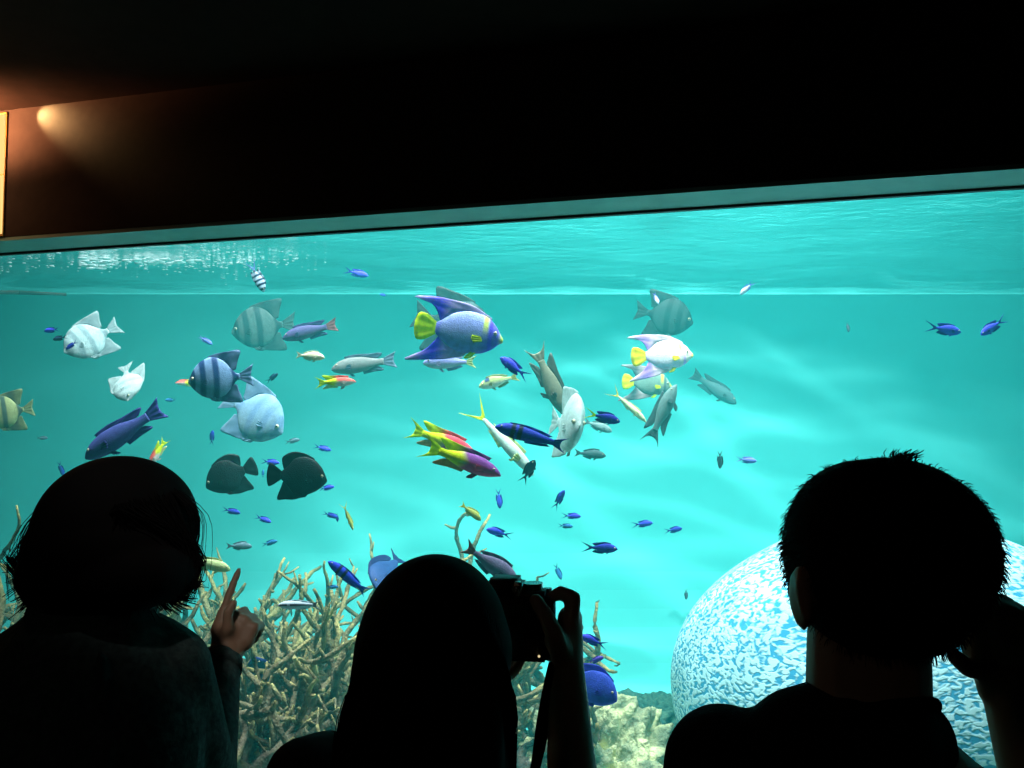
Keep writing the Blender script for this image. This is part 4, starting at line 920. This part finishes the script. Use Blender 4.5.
strands('hair_wisps', ls, M['hair'], hair, 3)

# --- long-haired person in the middle, camera raised
Yc = .95; W2 = lambda px, py, dy=0: P(px, py, Yc + dy)
hc = W2(433, 670, .02); yaw = R(-6); rt = Matrix.Rotation(yaw, 3, 'Z'); rq = rt.to_quaternion(); s = .108
sk = bmesh.new(); q2 = head_prims(sk, hc, s, rt)
nb = W2(425, 800); limb(sk, [W2(428, 740), nb], [.048, .055])
LS, RS = W2(300, 838, .0), W2(565, 850, .0); chest = (LS + RS) / 2 + Vector((0, 0, -.12)); hips = chest + Vector((0, -.01, -.36))
ell(sk, chest, (.13, .095, .16), rq); limb(sk, [chest, hips], [.105, .11]); limb(sk, [LS, nb, RS], [.038, .045, .038])
LE = W2(300, 800, .12); LW = P(440, 690, 1.17)
RE = P(580, 830, 1.02); RWr = P(567, 672, 1.10)
limb(sk, [LS, LE, LW], [.042, .034, .026]); limb(sk, [RS, RE], [.042, .036]); limb(sk, [RE, P(571, 760, 1.05), RWr], [.034, .029, .0225])
# right hand on the camera
kn = P(572, 617, 1.12); ac = Vector((0, .25, 1)).normalized()
hand(sk, RWr, kn, Vector((-.1, -.15, .3)) + Vector((-.2, .3, 0)), ((0, 0, 0),) * 4, None, .001)
pb = [P(566, 640, 1.11), P(569, 628, 1.12), P(570, 618, 1.13), P(568, 642, 1.13)]
for p in pb: capsule(sk, RWr, .021, p, .0165)
capsule(sk, P(556, 640, 1.10), .016, P(571, 640, 1.12), .016)
ix = [P(570, 622, 1.115), P(574, 598, 1.115), P(561, 592, 1.12), P(548, 599, 1.125)]
limb(sk, ix, [.0115, .0098, .0088, .0078])
for k, (zy, dy) in enumerate(((626, .012), (640, .014), (653, .014))):      # three fingers round the front of the grip
    limb(sk, [P(573, zy, 1.12), P(577, zy + 1, 1.145 + dy), P(566, zy + 3, 1.17 + dy), P(549, zy + 4, 1.172 + dy)], [.0108, .0092, .0085, .0075])
limb(sk, [P(562, 655, 1.095), P(556, 638, 1.082), P(547, 618, 1.082), P(536, 600, 1.085)], [.015, .0125, .0105, .009])
# left hand under the lens
hand(sk, LW, LW + Vector((.062, .055, .0)), Vector((-.6, .8, 0)), (.9, 1.0, 1.1, 1.2), [LW + Vector((.03, -.01, .03)), LW + Vector((.06, .0, .05))], .95, nrm=Vector((0, 0, 1)))
tr = bmesh.new(); feet = lower_body(sk, tr, hips, yaw, None, .08)
pc = fuse('person', sk, VX, M['skin']); tag(pc, 'person with long straight black hair raising a black camera', 'person')
face_parts(pc, q2, s); fuse('trousers', tr, .008, M['trousers'], pc); shoes(pc, feet)
bm = bmesh.new(); ell(bm, chest, (.150, .12, .19), rq); limb(bm, [chest, hips + Vector((0, 0, -.06))], [.135, .14]); limb(bm, [LS, nb + Vector((0, 0, -.02)), RS], [.052, .055, .052])
limb(bm, [LS, LS.lerp(LE, .5), W2(304, 778, .09), W2(328, 768, .13)], [.054, .052, .046, .044]); limb(bm, [RS, RS.lerp(RE, .7)], [.054, .052])
fuse('shirt', bm, .006, M['shirt_grey'], pc)
bm = bmesh.new()
ell(bm, W2(434, 642), (.079, .10, .0925), rq); ell(bm, W2(434, 652), (.084, .10, .080), rq)
for px0, px1 in ((385, 368), (405, 395), (428, 425), (452, 455), (470, 474)):
    limb(bm, [W2(px0, 640, -.03), W2(px0, 720, -.07), W2(px1, 860, -.09)], [.026, .034, .032])
limb(bm, [W2(388, 640, -.02), W2(379, 690, -.03), W2(366, 768, -.05), W2(360, 880, -.06)], [.034, .032, .0315, .033])
limb(bm, [W2(474, 640, -.02), W2(479, 690, -.03), W2(478, 768, -.05), W2(478, 880, -.06)], [.034, .033, .033, .030])
ell(bm, W2(427, 720, -.03), (.080, .09, .11), rq)
hair = fuse('hair', bm, .005, M['hair'], pc, 10)
ls = []; rnd = random.Random(4)
for i in range(1600):
    a = rnd.uniform(0, math.pi); x = math.cos(a); 
    k_ = rnd.random() ** .5; p0 = W2(433 + 70 * x * k_, 640 - 72 * math.sin(a) * k_ + 8, -.085 * math.sqrt(max(0, 1 - k_ * k_)) - .02)
    xb = 423 + 90 * x + rnd.gauss(0, 2); xm = 431 + 80 * x + rnd.gauss(0, 1.5)
    pts = [p0, W2(xm, 690, -.07), W2(xb, 780, -.11 * (1 - .6 * abs(x))), W2(xb, 880, -.12 * (1 - .6 * abs(x)))]
    ls.append(([spline(pts, t / 11) for t in range(12)], .0006, .0004))
strands('hair_strands', ls, M['hair'], hair, 3)

# --- the camera held by the long-haired person
ce = P(533, 622, 1.125); fwc = (V * 1.0 + Vector((-.12, 0, .02))).normalized(); rc = frame_rot(fwc)
co = bpy.data.objects.new('black_camera', None); C.objects.link(co); co.matrix_world = Matrix.Translation(ce) @ rc.to_4x4()
tag(co, 'black camera held up by the long-haired person with its strap hanging', 'camera')
def cpart(name, bm, m, bev=0, smooth=False, parent=None):
    if bev: bmesh.ops.bevel(bm, geom=bm.edges[:], offset=bev, segments=3, affect='EDGES')
    return bmobj(name, bm, m, parent or co, smooth)
# local: x right, y away, z up
bm = bmesh.new(); box(bm, -.085, .022, -.020, .022, -.046, .040); body = cpart('camera_body', bm, M['cam_body'], .006, True)
bm = bmesh.new(); box(bm, .008, .026, -.014, .034, -.045, .034); cpart('grip', bm, M['cam_grip'], .006, True)
bm = bmesh.new(); box(bm, -.058, -.012, -.026, .026, .036, .055); cpart('viewfinder_hump', bm, M['cam_body'], .006, True)
bm = bmesh.new(); ring(bm, (-.035, .02, -.004), (0, 1, 0), .034, .034, .028, 32); ring(bm, (-.035, .048, -.004), (0, 1, 0), .031, .033, .03, 32); lens = cpart('lens_barrel', bm, M['cam_body'], 0, True)
bm = bmesh.new(); ring(bm, (-.035, .0785, -.004), (0, 1, 0), .027, .027, .001, 32); o = bmobj('front_glass', bm, M['glass_lens'], lens)
bm = bmesh.new(); ring(bm, (.0, .002, .040), (0, 0, 1), .013, .0125, .009, 24); cpart('mode_dial', bm, M['chrome'], 0)
bm = bmesh.new(); ring(bm, (.017, .016, .034), (0, 0, 1), .006, .0055, .006, 16); cpart('shutter_button', bm, M['chrome'], 0)
bm = bmesh.new(); box(bm, -.075, -.005, -.022, -.019, -.036, .026); cpart('rear_screen', bm, M['glass_lens'], .001)
bm = bmesh.new(); box(bm, -.0225, -.0105, -.030, -.012, .038, .054); cpart('eyepiece_side', bm, M['chrome'], .003, True)
bm = bmesh.new(); ring(bm, (.010, -.0195, -.037), (0, -1, 0), .0016, .0016, .001, 12); cpart('status_lamp', bm, M['led'])
# strap: flat band hanging from the far side lug
sp_ = [P(556, 662, 1.09), P(550, 690, 1.08), P(543, 725, 1.07), P(536, 765, 1.06), P(522, 810, 1.05), P(500, 850, 1.03)]
vs2, fs2 = [], []
N = 30
for i in range(N + 1):
    p = spline(sp_, i / N); tw = i / N * 2.2 - .5; wd = Vector((math.cos(tw) * .5 + .5, math.sin(tw), .1)).normalized() * (.0095)
    th = Vector((0, .001, 0))
    for c in (p - wd - th, p + wd - th, p + wd + th, p - wd + th): vs2.append(co.matrix_world.inverted() @ c)
for i in range(N):
    for j in range(4): fs2.append((i * 4 + j, i * 4 + (j + 1) % 4, i * 4 + 4 + (j + 1) % 4, i * 4 + 4 + j))
fs2 += [(0, 1, 2, 3), (N * 4 + 3, N * 4 + 2, N * 4 + 1, N * 4)]
from_data('strap', vs2, fs2, M['cam_grip'], co)
#P1#

# ------------------------------------------------------------------ render settings that belong to the scene
sc = bpy.context.scene
w = bpy.data.worlds.new('world'); sc.world = w; w.use_nodes = True; w.node_tree.nodes['Background'].inputs[0].default_value = (0, 0, 0, 1)
vs_ = sc.view_settings; vs_.view_transform = 'Standard'; vs_.look = 'None'; vs_.gamma = 1; vs_.exposure = 0; vs_.use_curve_mapping = False
sc.cycles.use_denoising = True
sc.cycles.volume_bounces = 1
sc.cycles.max_bounces = 8; sc.cycles.transparent_max_bounces = 24; sc.cycles.sample_clamp_indirect = 6
